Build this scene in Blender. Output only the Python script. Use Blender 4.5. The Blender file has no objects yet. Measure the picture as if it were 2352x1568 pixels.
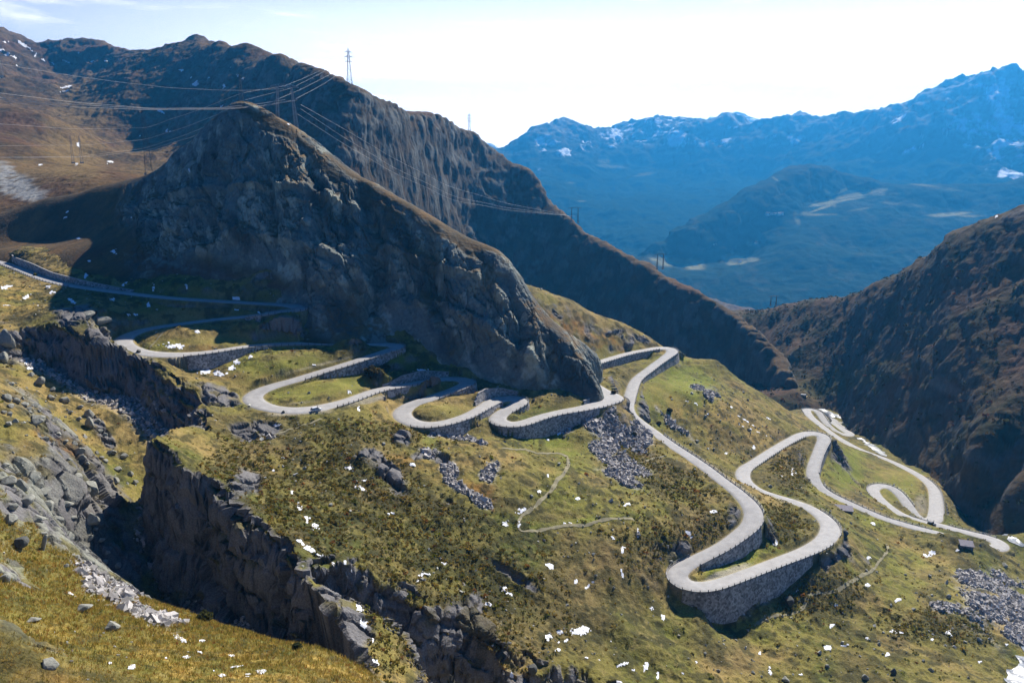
import bpy, math, random
import numpy as np
rad = math.radians
random.seed(7)
RNG = np.random.default_rng(11)

# ------------------------------------------------------------------ camera, sky, sun, exposure
K = 0.94                       # metres per survey unit
F = 1811.0                     # focal length in survey pixels (photo taken as 2352 x 1568)
PITCH = rad(13.5)
CP, SP = math.cos(PITCH), math.sin(PITCH)
SUN_AZ, SUN_EL = rad(30.0), rad(40.0)      # sun ahead, to the right of the view

sc = bpy.context.scene
COL = sc.collection
cam_d = bpy.data.cameras.new('camera')
cam = bpy.data.objects.new('camera', cam_d)
COL.objects.link(cam)
cam.location = (0, 0, 0)
cam.rotation_euler = (math.pi / 2 - PITCH, 0, 0)
cam_d.sensor_width = 36.0
cam_d.lens = F / 2352.0 * 36.0
cam_d.clip_start = 1.0
cam_d.clip_end = 60000.0
sc.camera = cam
sc.view_settings.view_transform = 'Standard'
sc.view_settings.look = 'None'
sc.view_settings.exposure = 0.75
sc.view_settings.gamma = 1.0
sc.render.engine = 'CYCLES'
sc.cycles.use_denoising = True
sc.cycles.max_bounces = 6
sc.cycles.diffuse_bounces = 3
sc.cycles.volume_bounces = 0
sc.cycles.transparent_max_bounces = 8

world = bpy.data.worlds.new('World')
sc.world = world
world.use_nodes = True
wn, wl = world.node_tree.nodes, world.node_tree.links
bg = wn['Background']
sky = wn.new('ShaderNodeTexSky')
sky.sky_type = 'NISHITA'
sky.sun_disc = False
sky.sun_elevation = SUN_EL
sky.sun_rotation = SUN_AZ
sky.altitude = 2000.0
sky.air_density = 1.0
sky.dust_density = 0.6
sky.ozone_density = 3.0
tc = wn.new('ShaderNodeTexCoord')
sep = wn.new('ShaderNodeSeparateXYZ')
wl.new(tc.outputs['Generated'], sep.inputs[0])
def wmath(op, a, b=None, c=None, clamp=False):
    n = wn.new('ShaderNodeMath'); n.operation = op; n.use_clamp = clamp
    for i, v in enumerate((a, b, c)):
        if v is None: continue
        if isinstance(v, (int, float)): n.inputs[i].default_value = v
        else: wl.new(v, n.inputs[i])
    return n.outputs[0]
# thin high cloud: streaks stretched along the horizon, thickest low and towards the sun
mp = wn.new('ShaderNodeMapping'); mp.inputs['Scale'].default_value = (1.6, 1.6, 11.0)
wl.new(tc.outputs['Generated'], mp.inputs[0])
nz = wn.new('ShaderNodeTexNoise'); nz.inputs['Scale'].default_value = 2.3
nz.inputs['Detail'].default_value = 7; nz.inputs['Roughness'].default_value = 0.6
nz.inputs['Distortion'].default_value = 0.5
wl.new(mp.outputs[0], nz.inputs['Vector'])
cl = wn.new('ShaderNodeMapRange'); cl.inputs['From Min'].default_value = 0.50
cl.inputs['From Max'].default_value = 0.72; cl.interpolation_type = 'SMOOTHSTEP'
wl.new(nz.outputs['Fac'], cl.inputs['Value'])
# glare of the low sky on the sun's side
hz = wn.new('ShaderNodeMapRange'); hz.inputs['From Min'].default_value = 0.0
hz.inputs['From Max'].default_value = 0.32; hz.inputs['To Min'].default_value = 1.0
hz.inputs['To Max'].default_value = 0.0; hz.interpolation_type = 'SMOOTHERSTEP'
wl.new(sep.outputs['Z'], hz.inputs['Value'])
dsun = wmath('ADD', wmath('MULTIPLY', sep.outputs['X'], math.sin(SUN_AZ)), wmath('MULTIPLY', sep.outputs['Y'], math.cos(SUN_AZ)))
side = wn.new('ShaderNodeMapRange'); side.inputs['From Min'].default_value = 0.25
side.inputs['From Max'].default_value = 0.93; side.inputs['To Min'].default_value = 0.0
side.interpolation_type = 'SMOOTHSTEP'
wl.new(dsun, side.inputs['Value'])
side.inputs['To Min'].default_value = 0.30
front0 = wmath('GREATER_THAN', sep.outputs['Y'], 0.0)
hzs = wmath('MULTIPLY', wmath('MULTIPLY', hz.outputs[0], side.outputs[0]), front0)
above = wn.new('ShaderNodeMapRange'); above.inputs['From Min'].default_value = 0.2
above.inputs['From Max'].default_value = 0.45; above.inputs['To Min'].default_value = 0.38
above.inputs['To Max'].default_value = 0.0
wl.new(sep.outputs['Z'], above.inputs['Value'])
front = wmath('GREATER_THAN', dsun, 0.1)
clf = wmath('MULTIPLY', wmath('MULTIPLY', cl.outputs[0], above.outputs[0]), front)
fac = wmath('ADD', hzs, clf, clamp=True)
SKY_STR = 0.054
mixc = wn.new('ShaderNodeMix'); mixc.data_type = 'RGBA'
wl.new(fac, mixc.inputs['Factor'])
tint = wn.new('ShaderNodeMix'); tint.data_type = 'RGBA'; tint.blend_type = 'MULTIPLY'
tint.inputs['Factor'].default_value = 1.0
tint.inputs['B'].default_value = (0.20, 0.52, 1.05, 1)
wl.new(sky.outputs[0], tint.inputs['A'])
wl.new(tint.outputs['Result'], mixc.inputs['A'])
mixc.inputs['B'].default_value = (31.0, 28.5, 27.2, 1)
wl.new(mixc.outputs['Result'], bg.inputs['Color'])
bg.inputs['Strength'].default_value = SKY_STR

sun_d = bpy.data.lights.new('sun', 'SUN')
sun_d.energy = 5.0
sun_d.angle = rad(0.53)
sun_d.color = (1.0, 0.94, 0.85)
sun = bpy.data.objects.new('sun', sun_d)
COL.objects.link(sun)
SUN_V = np.array([math.sin(SUN_AZ) * math.cos(SUN_EL), math.cos(SUN_AZ) * math.cos(SUN_EL), math.sin(SUN_EL)])
sun.rotation_euler = (math.pi / 2 - SUN_EL, 0, math.pi - SUN_AZ)

# ------------------------------------------------------------------ survey helpers
def ray(px, py):
    u = (np.asarray(px, float) - 1176.0) / F
    v = (784.0 - np.asarray(py, float)) / F
    den = CP + v * SP
    return u / den, (-SP + v * CP) / den          # x/y and z/y of the sight line
def PD(px, py, D):
    U, E = ray(px, py)
    return np.array([U * D, D, E * D]) * K
def PZ(px, py, z):
    U, E = ray(px, py)
    D = z / E
    return np.array([U * D, D, z]) * K
def to_px(U, E):
    f = CP - E * SP
    return 1176 + F * U / f, 784 - F * (SP + E * CP) / f

def _h(ix, iy, iz, seed):
    h = (ix.astype(np.uint32) * np.uint32(374761393) + iy.astype(np.uint32) * np.uint32(668265263)
         + iz.astype(np.uint32) * np.uint32(2246822519) + np.uint32((seed * 3266489917) & 0xffffffff))
    h = (h ^ (h >> np.uint32(13))) * np.uint32(1274126177)
    h = h ^ (h >> np.uint32(16))
    return (h & np.uint32(0xffff)).astype(np.float32) / np.float32(32767.5) - np.float32(1)
def vnoise(x, y, z, seed=0):
    x = np.asarray(x, np.float32); y = np.asarray(y, np.float32); z = np.asarray(z, np.float32)
    fx, fy, fz = np.floor(x), np.floor(y), np.floor(z)
    ix, iy, iz = fx.astype(np.int32), fy.astype(np.int32), fz.astype(np.int32)
    tx, ty, tz = x - fx, y - fy, z - fz
    tx = tx * tx * (3 - 2 * tx); ty = ty * ty * (3 - 2 * ty); tz = tz * tz * (3 - 2 * tz)
    r = 0
    for dz in (0, 1):
        wz = tz if dz else 1 - tz
        for dy in (0, 1):
            wy = (ty if dy else 1 - ty) * wz
            a = _h(ix, iy + dy, iz + dz, seed); b = _h(ix + 1, iy + dy, iz + dz, seed)
            r = r + wy * (a + (b - a) * tx)
    return r
def fbm(x, y, z, scale, octs=4, seed=0, gain=0.5):
    r, a, t = 0, 1.0, 0.0
    for i in range(octs):
        s = (2.03 ** i) / scale
        r = r + a * vnoise(x * s, y * s, z * s, seed + i * 17); t += a; a *= gain
    return r / t
def ridged(x, y, z, scale, octs=4, seed=0, gain=0.55):
    r, a, t = 0, 1.0, 0.0
    for i in range(octs):
        s = (2.07 ** i) / scale
        r = r + a * (1 - 2 * np.abs(vnoise(x * s, y * s, z * s, seed + i * 13))); t += a; a *= gain
    return r / t
def cells(x, y, z, scale, seed=0):
    """distance to the border between blocks (0 at cracks) and a random value per block"""
    x = np.asarray(x / scale, np.float32); y = np.asarray(y / scale, np.float32); z = np.asarray(z / scale, np.float32)
    fx, fy, fz = np.floor(x), np.floor(y), np.floor(z)
    d1 = np.full(x.shape, 9, np.float32); d2 = d1.copy(); val = np.zeros_like(d1)
    for dx in (-1, 0, 1):
        for dy in (-1, 0, 1):
            for dz in (-1, 0, 1):
                ix, iy, iz = (fx + dx).astype(np.int32), (fy + dy).astype(np.int32), (fz + dz).astype(np.int32)
                qx = fx + dx + 0.5 + 0.45 * _h(ix, iy, iz, seed + 1)
                qy = fy + dy + 0.5 + 0.45 * _h(ix, iy, iz, seed + 2)
                qz = fz + dz + 0.5 + 0.45 * _h(ix, iy, iz, seed + 3)
                d = np.sqrt((qx - x) ** 2 + (qy - y) ** 2 + (qz - z) ** 2)
                v = _h(ix, iy, iz, seed + 4)
                near = d < d1
                d2 = np.where(near, d1, np.minimum(d2, d)); val = np.where(near, v, val); d1 = np.where(near, d, d1)
    return d2 - d1, val
def sstep(a, b, x):
    t = np.clip((x - a) / (b - a), 0, 1)
    return t * t * (3 - 2 * t)
def mix(a, b, t):
    return a + (b - a) * t
def mixc3(c, col, t):
    return c + (np.asarray(col, np.float32) - c) * t[..., None]

class Tps:
    """smooth sheet through surveyed points, in (x/y, ln y) -> z/y"""
    def __init__(s, pts, lam=1e-5):
        P = np.asarray(pts, float)
        s.a = np.stack([P[:, 0] / P[:, 1], np.log(P[:, 1])], 1)
        v = P[:, 2] / P[:, 1]
        n = len(P)
        d = np.linalg.norm(s.a[:, None] - s.a[None], axis=2)
        A = np.zeros((n + 3, n + 3))
        A[:n, :n] = s.k(d) + lam * np.eye(n)
        A[:n, n] = 1; A[:n, n + 1:] = s.a
        A[n:, :n] = A[:n, n:].T
        s.w = np.linalg.solve(A, np.concatenate([v, np.zeros(3)]))
    @staticmethod
    def k(d):
        return np.where(d > 1e-9, d * d * np.log(np.maximum(d, 1e-9)), 0)
    def at(s, u, w):
        u = np.asarray(u, float); w = np.asarray(w, float)
        out = np.empty(u.size); uf, wf = u.ravel(), w.ravel()
        n = len(s.a)
        for i in range(0, u.size, 20000):
            q = np.stack([uf[i:i + 20000], wf[i:i + 20000]], 1)
            d = np.sqrt(((q[:, None] - s.a[None]) ** 2).sum(2))
            out[i:i + 20000] = s.k(d) @ s.w[:n] + s.w[n] + q @ s.w[n + 1:]
        return out.reshape(u.shape)
    def grid(s, us, ws, nu=170, nw=230):
        nu, nw = min(nu, len(us)), min(nw, len(ws))
        cu = np.linspace(us[0], us[-1], nu); cw = np.linspace(ws[0], ws[-1], nw)
        C = s.at(*np.meshgrid(cu, cw))
        return cubic(cw, ws) @ C @ cubic(cu, us).T
def cubic(src, dst):
    n = len(src); t = (dst - src[0]) / (src[-1] - src[0]) * (n - 1)
    i = np.clip(np.floor(t).astype(int), 0, n - 2); f = t - i
    M = np.zeros((len(dst), n)); r = np.arange(len(dst))
    c = [-.5 * f + f * f - .5 * f ** 3, 1 - 2.5 * f * f + 1.5 * f ** 3, .5 * f + 2 * f * f - 1.5 * f ** 3, -.5 * f * f + .5 * f ** 3]
    for j in range(4):
        np.add.at(M, (r, np.clip(i + j - 1, 0, n - 1)), c[j])
    return M

def tag(o, label=None, cat=None, group=None, kind=None):
    if label: o['label'] = label
    if cat: o['category'] = cat
    if group: o['group'] = group
    if kind: o['kind'] = kind
    return o
def raw_mesh(name, V, faces, mat=None, smooth=True, parent=None, cols=None):
    """V (n,3); faces (m,k) int array or list of arrays of different k"""
    me = bpy.data.meshes.new(name)
    V = np.ascontiguousarray(V, np.float32)
    if isinstance(faces, np.ndarray): faces = [faces]
    faces = [f for f in faces if len(f)]
    tot = np.concatenate([np.full(len(f), f.shape[1], np.int32) for f in faces])
    idx = np.concatenate([f.ravel() for f in faces]).astype(np.int32)
    me.vertices.add(len(V)); me.vertices.foreach_set('co', V.ravel())
    me.loops.add(len(idx)); me.loops.foreach_set('vertex_index', idx)
    me.polygons.add(len(tot))
    st = np.concatenate([[0], np.cumsum(tot)[:-1]]).astype(np.int32)
    me.polygons.foreach_set('loop_start', st); me.polygons.foreach_set('loop_total', tot)
    me.polygons.foreach_set('use_smooth', smooth if isinstance(smooth, np.ndarray) else np.full(len(tot), smooth))
    if cols is not None:
        a = me.attributes.new('Col', 'FLOAT_COLOR', 'POINT')
        c4 = np.ones((len(V), 4), np.float32); c4[:, :3] = cols
        a.data.foreach_set('color', c4.ravel())
    me.update(calc_edges=True)
    if mat: me.materials.append(mat)
    o = bpy.data.objects.new(name, me)
    COL.objects.link(o)
    if parent: o.parent = parent
    return o
def empty(name, loc=(0, 0, 0), rz=0.0):
    o = bpy.data.objects.new(name, None); COL.objects.link(o)
    o.location = loc; o.rotation_euler = (0, 0, rz); o.empty_display_size = 0.5
    return o
def quads(nr, nc, keep=None):
    r, c = np.meshgrid(np.arange(nr - 1), np.arange(nc - 1), indexing='ij')
    a = r * nc + c
    q = np.stack([a, a + 1, a + nc + 1, a + nc], -1).reshape(-1, 4)
    return q if keep is None else q[keep.ravel()]

class Bld:
    """collects boxes, bars and prisms into one mesh"""
    def __init__(s): s.v, s.f, s.n = [], [], 0
    def add(s, v, f):
        s.v.append(np.asarray(v, float)); s.f += [tuple(i + s.n for i in q) for q in f]; s.n += len(v)
    def box(s, c, d, rz=0.0, taper=1.0):
        x, y, z = [e / 2 for e in d]
        v = np.array([(-x, -y, -z), (x, -y, -z), (x, y, -z), (-x, y, -z), (-x * taper, -y * taper, z), (x * taper, -y * taper, z), (x * taper, y * taper, z), (-x * taper, y * taper, z)])
        R = np.array([[math.cos(rz), -math.sin(rz), 0], [math.sin(rz), math.cos(rz), 0], [0, 0, 1]])
        s.add(v @ R.T + np.asarray(c), [(0, 3, 2, 1), (4, 5, 6, 7), (0, 1, 5, 4), (1, 2, 6, 5), (2, 3, 7, 6), (3, 0, 4, 7)])
    def bar(s, a, b, r, n=4):
        a, b = np.asarray(a, float), np.asarray(b, float); d = b - a
        L = np.linalg.norm(d)
        if L < 1e-6: return
        d /= L; h = np.array([0, 0, 1.0]) if abs(d[2]) < .9 else np.array([1.0, 0, 0])
        p = np.cross(d, h); p /= np.linalg.norm(p); q = np.cross(d, p)
        ang = np.arange(n) * 2 * math.pi / n + math.pi / n
        ring = np.outer(np.cos(ang), p) * r + np.outer(np.sin(ang), q) * r
        s.add(np.concatenate([a + ring, b + ring]), [(i, (i + 1) % n, n + (i + 1) % n, n + i) for i in range(n)] + [tuple(range(n - 1, -1, -1)), tuple(range(n, 2 * n))])
    def prism(s, poly, x0, x1):
        """outline in (y,z), extruded along x"""
        n = len(poly)
        v = [(x0, p[0], p[1]) for p in poly] + [(x1, p[0], p[1]) for p in poly]
        s.add(v, [(i, (i + 1) % n, n + (i + 1) % n, n + i) for i in range(n)] + [tuple(range(n - 1, -1, -1)), tuple(range(n, 2 * n))])
    def build(s, name, mat, parent=None, smooth=False, bevel=0):
        me = bpy.data.meshes.new(name)
        me.from_pydata([tuple(p) for p in np.concatenate(s.v)], [], s.f)
        me.materials.append(mat)
        if smooth: me.polygons.foreach_set('use_smooth', [True] * len(me.polygons))
        me.update()
        o = bpy.data.objects.new(name, me); COL.objects.link(o)
        if parent: o.parent = parent
        if bevel:
            m = o.modifiers.new('bevel', 'BEVEL'); m.width = bevel; m.segments = 2; m.limit_method = 'ANGLE'
        return o

# ------------------------------------------------------------------ materials
def material(name, col=(.5, .5, .5), rough=0.8, metal=0.0, vary=0.0, vscale=1.0, bump=0.0, bscale=1.0, attr=False, spec=0.3, crack=0.0, cscale=1.0):
    m = bpy.data.materials.new(name); m.use_nodes = True
    n, l = m.node_tree.nodes, m.node_tree.links
    b = n['Principled BSDF']
    b.inputs['Roughness'].default_value = rough; b.inputs['Metallic'].default_value = metal
    b.inputs['Specular IOR Level'].default_value = spec
    geo = n.new('ShaderNodeNewGeometry')
    src = None
    if attr:
        at = n.new('ShaderNodeAttribute'); at.attribute_name = 'Col'; src = at.outputs['Color']
    if src is None:
        rgb = n.new('ShaderNodeRGB'); rgb.outputs[0].default_value = (*col, 1); src = rgb.outputs[0]
    if vary:
        t = n.new('ShaderNodeTexNoise'); t.inputs['Scale'].default_value = vscale; t.inputs['Detail'].default_value = 6
        t.inputs['Roughness'].default_value = 0.65
        l.new(geo.outputs['Position'], t.inputs['Vector'])
        r = n.new('ShaderNodeMapRange'); r.inputs['From Min'].default_value = .25; r.inputs['From Max'].default_value = .75
        r.inputs['To Min'].default_value = 1 - vary; r.inputs['To Max'].default_value = 1 + vary
        l.new(t.outputs['Fac'], r.inputs['Value'])
        mx = n.new('ShaderNodeVectorMath'); mx.operation = 'SCALE'
        l.new(src, mx.inputs[0]); l.new(r.outputs[0], mx.inputs['Scale']); src = mx.outputs[0]
    if crack:
        vo = n.new('ShaderNodeTexVoronoi'); vo.inputs['Scale'].default_value = cscale
        l.new(geo.outputs['Position'], vo.inputs['Vector'])
        sp_ = n.new('ShaderNodeSeparateColor'); l.new(vo.outputs['Color'], sp_.inputs[0])
        r = n.new('ShaderNodeMapRange'); r.inputs['To Min'].default_value = 1 - crack; r.inputs['To Max'].default_value = 1 + crack
        l.new(sp_.outputs[0], r.inputs['Value'])
        mx = n.new('ShaderNodeVectorMath'); mx.operation = 'SCALE'
        l.new(src, mx.inputs[0]); l.new(r.outputs[0], mx.inputs['Scale']); src = mx.outputs[0]
    l.new(src, b.inputs['Base Color'])
    if bump:
        t = n.new('ShaderNodeTexNoise'); t.inputs['Scale'].default_value = bscale; t.inputs['Detail'].default_value = 5
        l.new(geo.outputs['Position'], t.inputs['Vector'])
        bp = n.new('ShaderNodeBump'); bp.inputs['Strength'].default_value = 1.0; bp.inputs['Distance'].default_value = bump
        l.new(t.outputs['Fac'], bp.inputs['Height'])
        last = bp
        if crack:
            b2 = n.new('ShaderNodeBump'); b2.inputs['Strength'].default_value = 1.0; b2.inputs['Distance'].default_value = bump
            b2.invert = True
            l.new(vo.outputs['Distance'], b2.inputs['Height']); l.new(bp.outputs[0], b2.inputs['Normal']); last = b2
        l.new(last.outputs[0], b.inputs['Normal'])
    return m
M = {}
M['near'] = material('alpine turf and rock', attr=True, rough=.95, vary=.55, vscale=2.2, bump=.35, bscale=1.6, spec=.15)
M['cliff'] = material('cliff rock', attr=True, rough=.9, vary=.30, vscale=.7, bump=.5, bscale=.6, spec=.2)
M['mount'] = material('mountain side', attr=True, rough=.95, vary=.30, vscale=.22, bump=1.4, bscale=.16, spec=.1)
M['far'] = material('far range', attr=True, rough=1.0, vary=.25, vscale=.02, bump=10.0, bscale=.012, spec=.0)
M['road'] = material('worn granite setts', (.36, .345, .325), rough=.8, vary=.2, vscale=.35, bump=.02, bscale=6, spec=.3)
M['wall'] = material('dry stone wall', (.28, .265, .25), rough=.9, vary=.45, vscale=.3, bump=.12, bscale=2.5, crack=.55, cscale=1.35)
M['kerb'] = material('granite kerb', (.30, .285, .27), rough=.85, vary=.2, vscale=1.5)
M['post'] = material('weathered granite post', (.10, .095, .09), rough=.9, vary=.2, vscale=4)
M['steel'] = material('galvanised steel', (.30, .31, .32), rough=.55, metal=.3, vary=.1, vscale=1)
M['darksteel'] = material('dark lattice steel', (.10, .11, .12), rough=.6, metal=.2, vary=.1, vscale=1)
M['cable'] = material('bare aluminium conductor', (.55, .53, .52), rough=.5, metal=.0, spec=.5)
M['snow'] = material('old snow', (.80, .81, .83), rough=.7, vary=.05, vscale=.8, bump=.08, bscale=2, spec=.3)
M['rock'] = material('pale lichen granite', (.27, .265, .22), rough=.9, vary=.35, vscale=1.1, bump=.12, bscale=1.8)
M['scree'] = material('grey scree', (.20, .195, .195), rough=.9, vary=.35, vscale=1.2, bump=.05, bscale=3)
M['path'] = material('trodden earth', (.25, .22, .13), rough=.95, vary=.25, vscale=.6)
M['track'] = material('gravel track', (.36, .33, .25), rough=.95, vary=.15, vscale=.4)
M['water'] = material('white water over stones', (.25, .265, .28), rough=.4, vary=.95, vscale=.6, bump=.2, bscale=.8, spec=.5)
# ------------------------------------------------------------------ the road: surveyed centre line (x, y, height or None, half width)
ROAD = [
 (-70,560,None,3.4),(0,600,-69,3.4),(50,620,None,3.4),(107,642,None,3.4),(162,655,None,3.3),(294,673.5,None,3.2),(403,685,None,3.2),(567,695,None,3.2),
 (650,700,None,3.4),(684,705,-83.5,4.0),(687,711,None,4.0),(650,715.5,None,3.6),(583,724.5,None,3.3),(483,735,None,3.3),(383,748,None,3.5),(333,757,None,3.7),
 (298,769,None,4.0),(283,782,-93,4.3),(296,798,None,4.2),(333,810,None,4.2),(383,814.5,None,4.6),(450,812,None,4.0),(500,806,None,3.5),(567,796,None,3.3),(633,790.5,None,3.2),
 (700,788.5,None,3.2),(784,789,None,3.2),(835,789,None,3.3),(885,790.5,None,3.6),(912,794,-101.5,3.9),(912,799,None,3.9),(885,807.5,None,3.6),(835,824,None,3.4),(785,840,None,3.4),
 (735,855,None,3.4),(683,871,None,3.5),(633,885,None,3.8),(595,899,None,4.2),(580,913,-110,4.4),(591,926,None,4.3),(617,936,None,4.1),(650,941,None,4.0),(687,942,None,4.4),
 (720,939,None,4.6),(745,934,None,4.0),(793,922,None,3.6),(830,909,None,3.5),(868,896,None,3.4),(935,884,None,3.3),(985,874,None,3.3),(1018,870,None,3.5),(1052,870,None,3.9),
 (1073,875,-117.3,4.2),(1072,881.5,None,4.1),(1052,891,None,3.7),(1018,904,None,3.5),(985,915.5,None,3.5),(952,926,None,3.8),(932,937,None,4.2),(923,949,-122,4.4),(933,963,None,4.3),
 (958,973,None,4.2),(988,975.5,None,4.0),(1018,972,None,3.7),(1052,963,None,3.5),(1078,953,None,3.4),(1102,940.5,None,3.5),(1120,929,None,3.8),(1137,920,None,4.2),(1160,914.5,-124.6,4.6),
 (1183,915,None,4.6),(1194,923,None,4.4),(1178,935,None,3.9),(1158,945.5,None,3.7),(1146,955,None,3.9),(1143,964,-127.2,4.2),(1153,971,None,4.3),(1175,975,None,4.2),(1202,971.5,None,3.8),
 (1235,960.5,None,3.5),(1268,951,None,3.4),(1302,944,None,3.6),(1335,938.5,None,3.9),(1366,931,None,4.6),(1390,922,None,6.0),(1404,914,-130.3,7.0),(1398,906,None,5.2),(1386,898.5,None,4.0),
 (1368,887,None,3.6),(1345,868,None,3.4),(1338,850,None,3.3),(1363,837,-134,3.3),(1402,824,None,3.3),(1452,810,None,3.3),(1485,804,None,3.4),(1512,799.5,None,3.7),(1535,800,-139,4.0),(1544,807,None,4.0),
 (1526,823,None,3.5),(1507,836.5,None,3.3),(1489,850.5,None,3.3),(1473,862,None,3.3),(1459,876,None,3.3),(1450,899,None,3.4),(1444,924,None,3.3),(1443,938,-145,3.3),(1450,953,None,3.3),
 (1475,974,None,3.3),(1510,999,-148.5,3.3),(1545,1024,None,3.3),(1582,1048,None,3.3),(1620,1074,None,3.3),(1657,1103,None,3.4),(1695,1132,None,3.6),(1721,1158,None,4.0),(1731,1181,-157,4.1),
 (1724,1204,None,3.8),(1695,1230,None,3.4),(1657,1256,None,3.2),(1620,1275,None,3.2),(1588,1291,None,3.4),(1562,1308,None,3.8),(1555,1321,-163,4.0),(1566,1336,None,4.0),(1585,1344.5,None,3.9),
 (1612,1347,None,3.7),(1645,1342,None,3.3),(1687,1328,None,3.2),(1737,1309,None,3.2),(1787,1290,None,3.2),(1837,1271,None,3.3),(1868,1257,None,3.6),(1893,1241,None,4.0),(1906,1222,-171,4.3),
 (1905,1205,None,4.1),(1890,1187,None,3.7),(1864,1169.5,None,3.4),(1837,1158,None,3.2),(1804,1147,None,3.1),(1770,1137,None,3.1),(1743,1127,None,3.2),(1723,1115,None,3.4),(1710,1102,None,3.7),
 (1706,1088,-178,3.9),(1713,1075,None,3.7),(1730,1064,None,3.3),(1751,1050,None,3.2),(1789,1026,None,3.2),(1819,1009,None,3.3),(1845,997.5,None,3.6),(1869,995,None,4.0),(1888,1000,-185,4.2),
 (1892,1010,None,4.0),(1886,1024,None,3.5),(1877,1046,None,3.3),(1869,1069,None,3.4),(1867,1091,-190,3.6),(1874,1109,None,3.6),(1890,1125,None,3.4),(1920,1142,None,3.2),(1957,1159,None,3.1),
 (1995,1176,None,3.1),(2032,1191,None,3.1),(2070,1202.5,None,3.1),(2107,1213,None,3.2),(2145,1222,-201,3.2),(2190,1235,None,3.2),(2250,1250,None,3.4),(2290,1259,-208.0,4.0),(2297,1249,None,4.2),
 (2276,1237,-209.5,3.6),(2239,1227,None,3.2),(2201,1217.5,None,3.1),(2164,1208,-212.5,3.2),(2126,1200,None,3.1),(2095,1191,None,3.1),(2070,1181.5,None,3.1),(2046,1167,None,3.2),(2025,1150,None,3.3),
 (2010,1134,None,3.5),(2006,1122,-218,3.7),(2020,1115.5,None,3.7),(2038,1117,None,3.7),(2055,1125,None,3.4),(2074,1144,None,3.2),(2089,1165,None,3.3),(2104,1185,-223.5,3.4),(2123,1195,None,3.8),
 (2143,1194,None,4.4),(2149,1180,-226,4.2),(2149.5,1150,None,4.0),(2145,1125,None,3.6),(2134,1110,None,3.3),(2115,1095,None,3.2),(2089,1080,None,3.2),(2062,1067,None,3.2),(2032,1054,None,3.2),
 (1976,1033,-237,3.2),(1939,1014,None,3.2),(1912,997,None,3.2),(1882,974,None,3.2),(1864,959,None,3.3),(1854,946,-247,3.6),(1854,940.5,None,4.0),(1866,941,None,3.8),(1877,945,None,3.5),
 (1886,955,None,3.3),(1893,966,None,3.3),(1903,978,None,3.3),(1918,989.5,None,3.3),(1935,997,None,3.5),(1950,999,-257,4.0),(1950,994,None,4.0),(1936,986.5,None,3.5),(1922,978.5,None,3.3),
 (1910,969,None,3.3),(1900,962,None,3.8),(1905,960.5,-262,4.0),(1916,965.5,None,3.6),(1924,974.5,None,3.3),(1938,983,None,3.2),(1954,993,None,3.2),(1975,1006,-267,3.2)]
def solve_road(pts):
    """heights run evenly along the road between the surveyed ones"""
    P = np.array([(p[0], p[1]) for p in pts], float); hw = np.array([p[3] for p in pts])
    kn = [i for i, p in enumerate(pts) if p[2] is not None]
    kz = np.array([pts[i][2] for i in kn], float)
    z = np.interp(np.arange(len(pts)), kn, kz)
    z[:kn[0]] = kz[0] + 1.5
    for _ in range(25):
        W = np.array([PZ(a, b, c) for (a, b), c in zip(P, z)])
        s = np.concatenate([[0], np.cumsum(np.linalg.norm(np.diff(W[:, :2], axis=0), axis=1))])
        z2 = np.interp(s, s[kn], kz); z2[:kn[0]] = z[:kn[0]]
        z = .5 * z + .5 * z2
    W = np.array([PZ(a, b, c) for (a, b), c in zip(P, z)])
    return W, s, hw
RW, RS, RHW = solve_road(ROAD)
def spline(W, extra, step=1.0):
    """Catmull-Rom through W, resampled every step metres"""
    pts, ex, iid = [], [], []
    n = len(W)
    for i in range(n - 1):
        p0, p1, p2, p3 = W[max(i - 1, 0)], W[i], W[i + 1], W[min(i + 2, n - 1)]
        d0, d1, d2 = [max(np.linalg.norm(b - a), 1e-3) ** .5 for a, b in ((p0, p1), (p1, p2), (p2, p3))]
        if i == 0: d0 = d1
        if i == n - 2: d2 = d1
        m1 = (p2 - p1) if i == 0 else d1 * ((p1 - p0) / d0 - (p2 - p0) / (d0 + d1) + (p2 - p1) / d1)
        m2 = (p2 - p1) if i == n - 2 else d1 * ((p2 - p1) / d1 - (p3 - p1) / (d1 + d2) + (p3 - p2) / d2)
        k = max(2, int(np.linalg.norm(p2 - p1) / step * 2))
        t = np.arange(k) / k; t = t[:, None]
        pts.append((2 * t ** 3 - 3 * t ** 2 + 1) * p1 + (t ** 3 - 2 * t ** 2 + t) * m1 + (-2 * t ** 3 + 3 * t ** 2) * p2 + (t ** 3 - t ** 2) * m2)
        ex.append(extra[i] + (extra[i + 1] - extra[i]) * t[:, 0]); iid.append(i + t[:, 0])
    P = np.concatenate(pts + [W[-1:]]); E = np.concatenate(ex + [extra[-1:]]); I = np.concatenate(iid + [[n - 1.0]])
    s = np.concatenate([[0], np.cumsum(np.linalg.norm(np.diff(P, axis=0), axis=1))])
    q = np.linspace(0, s[-1], int(s[-1] / step) + 1)
    return np.stack([np.interp(q, s, P[:, k]) for k in range(3)], 1), np.interp(q, s, E), np.interp(q, s, I)
def smooth1(a, n):
    k = np.ones(n) / n
    p = np.pad(a, ((n // 2, n // 2),) + ((0, 0),) * (a.ndim - 1), mode='edge')
    return np.stack([np.convolve(p[:, j], k, 'valid') for j in range(a.shape[1])], 1) if a.ndim == 2 else np.convolve(p, k, 'valid')
RP, RH, RI = spline(RW, RHW * K * 1.04)
RP[:, 2] = smooth1(RP[:, 2:3], 15)[:, 0]
RP[:, :2] = smooth1(RP[:, :2], 5)
RH = smooth1(RH, 9)
RT = np.gradient(RP, axis=0); RT[:, 2] = 0; RT /= np.linalg.norm(RT, axis=1)[:, None]
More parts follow.
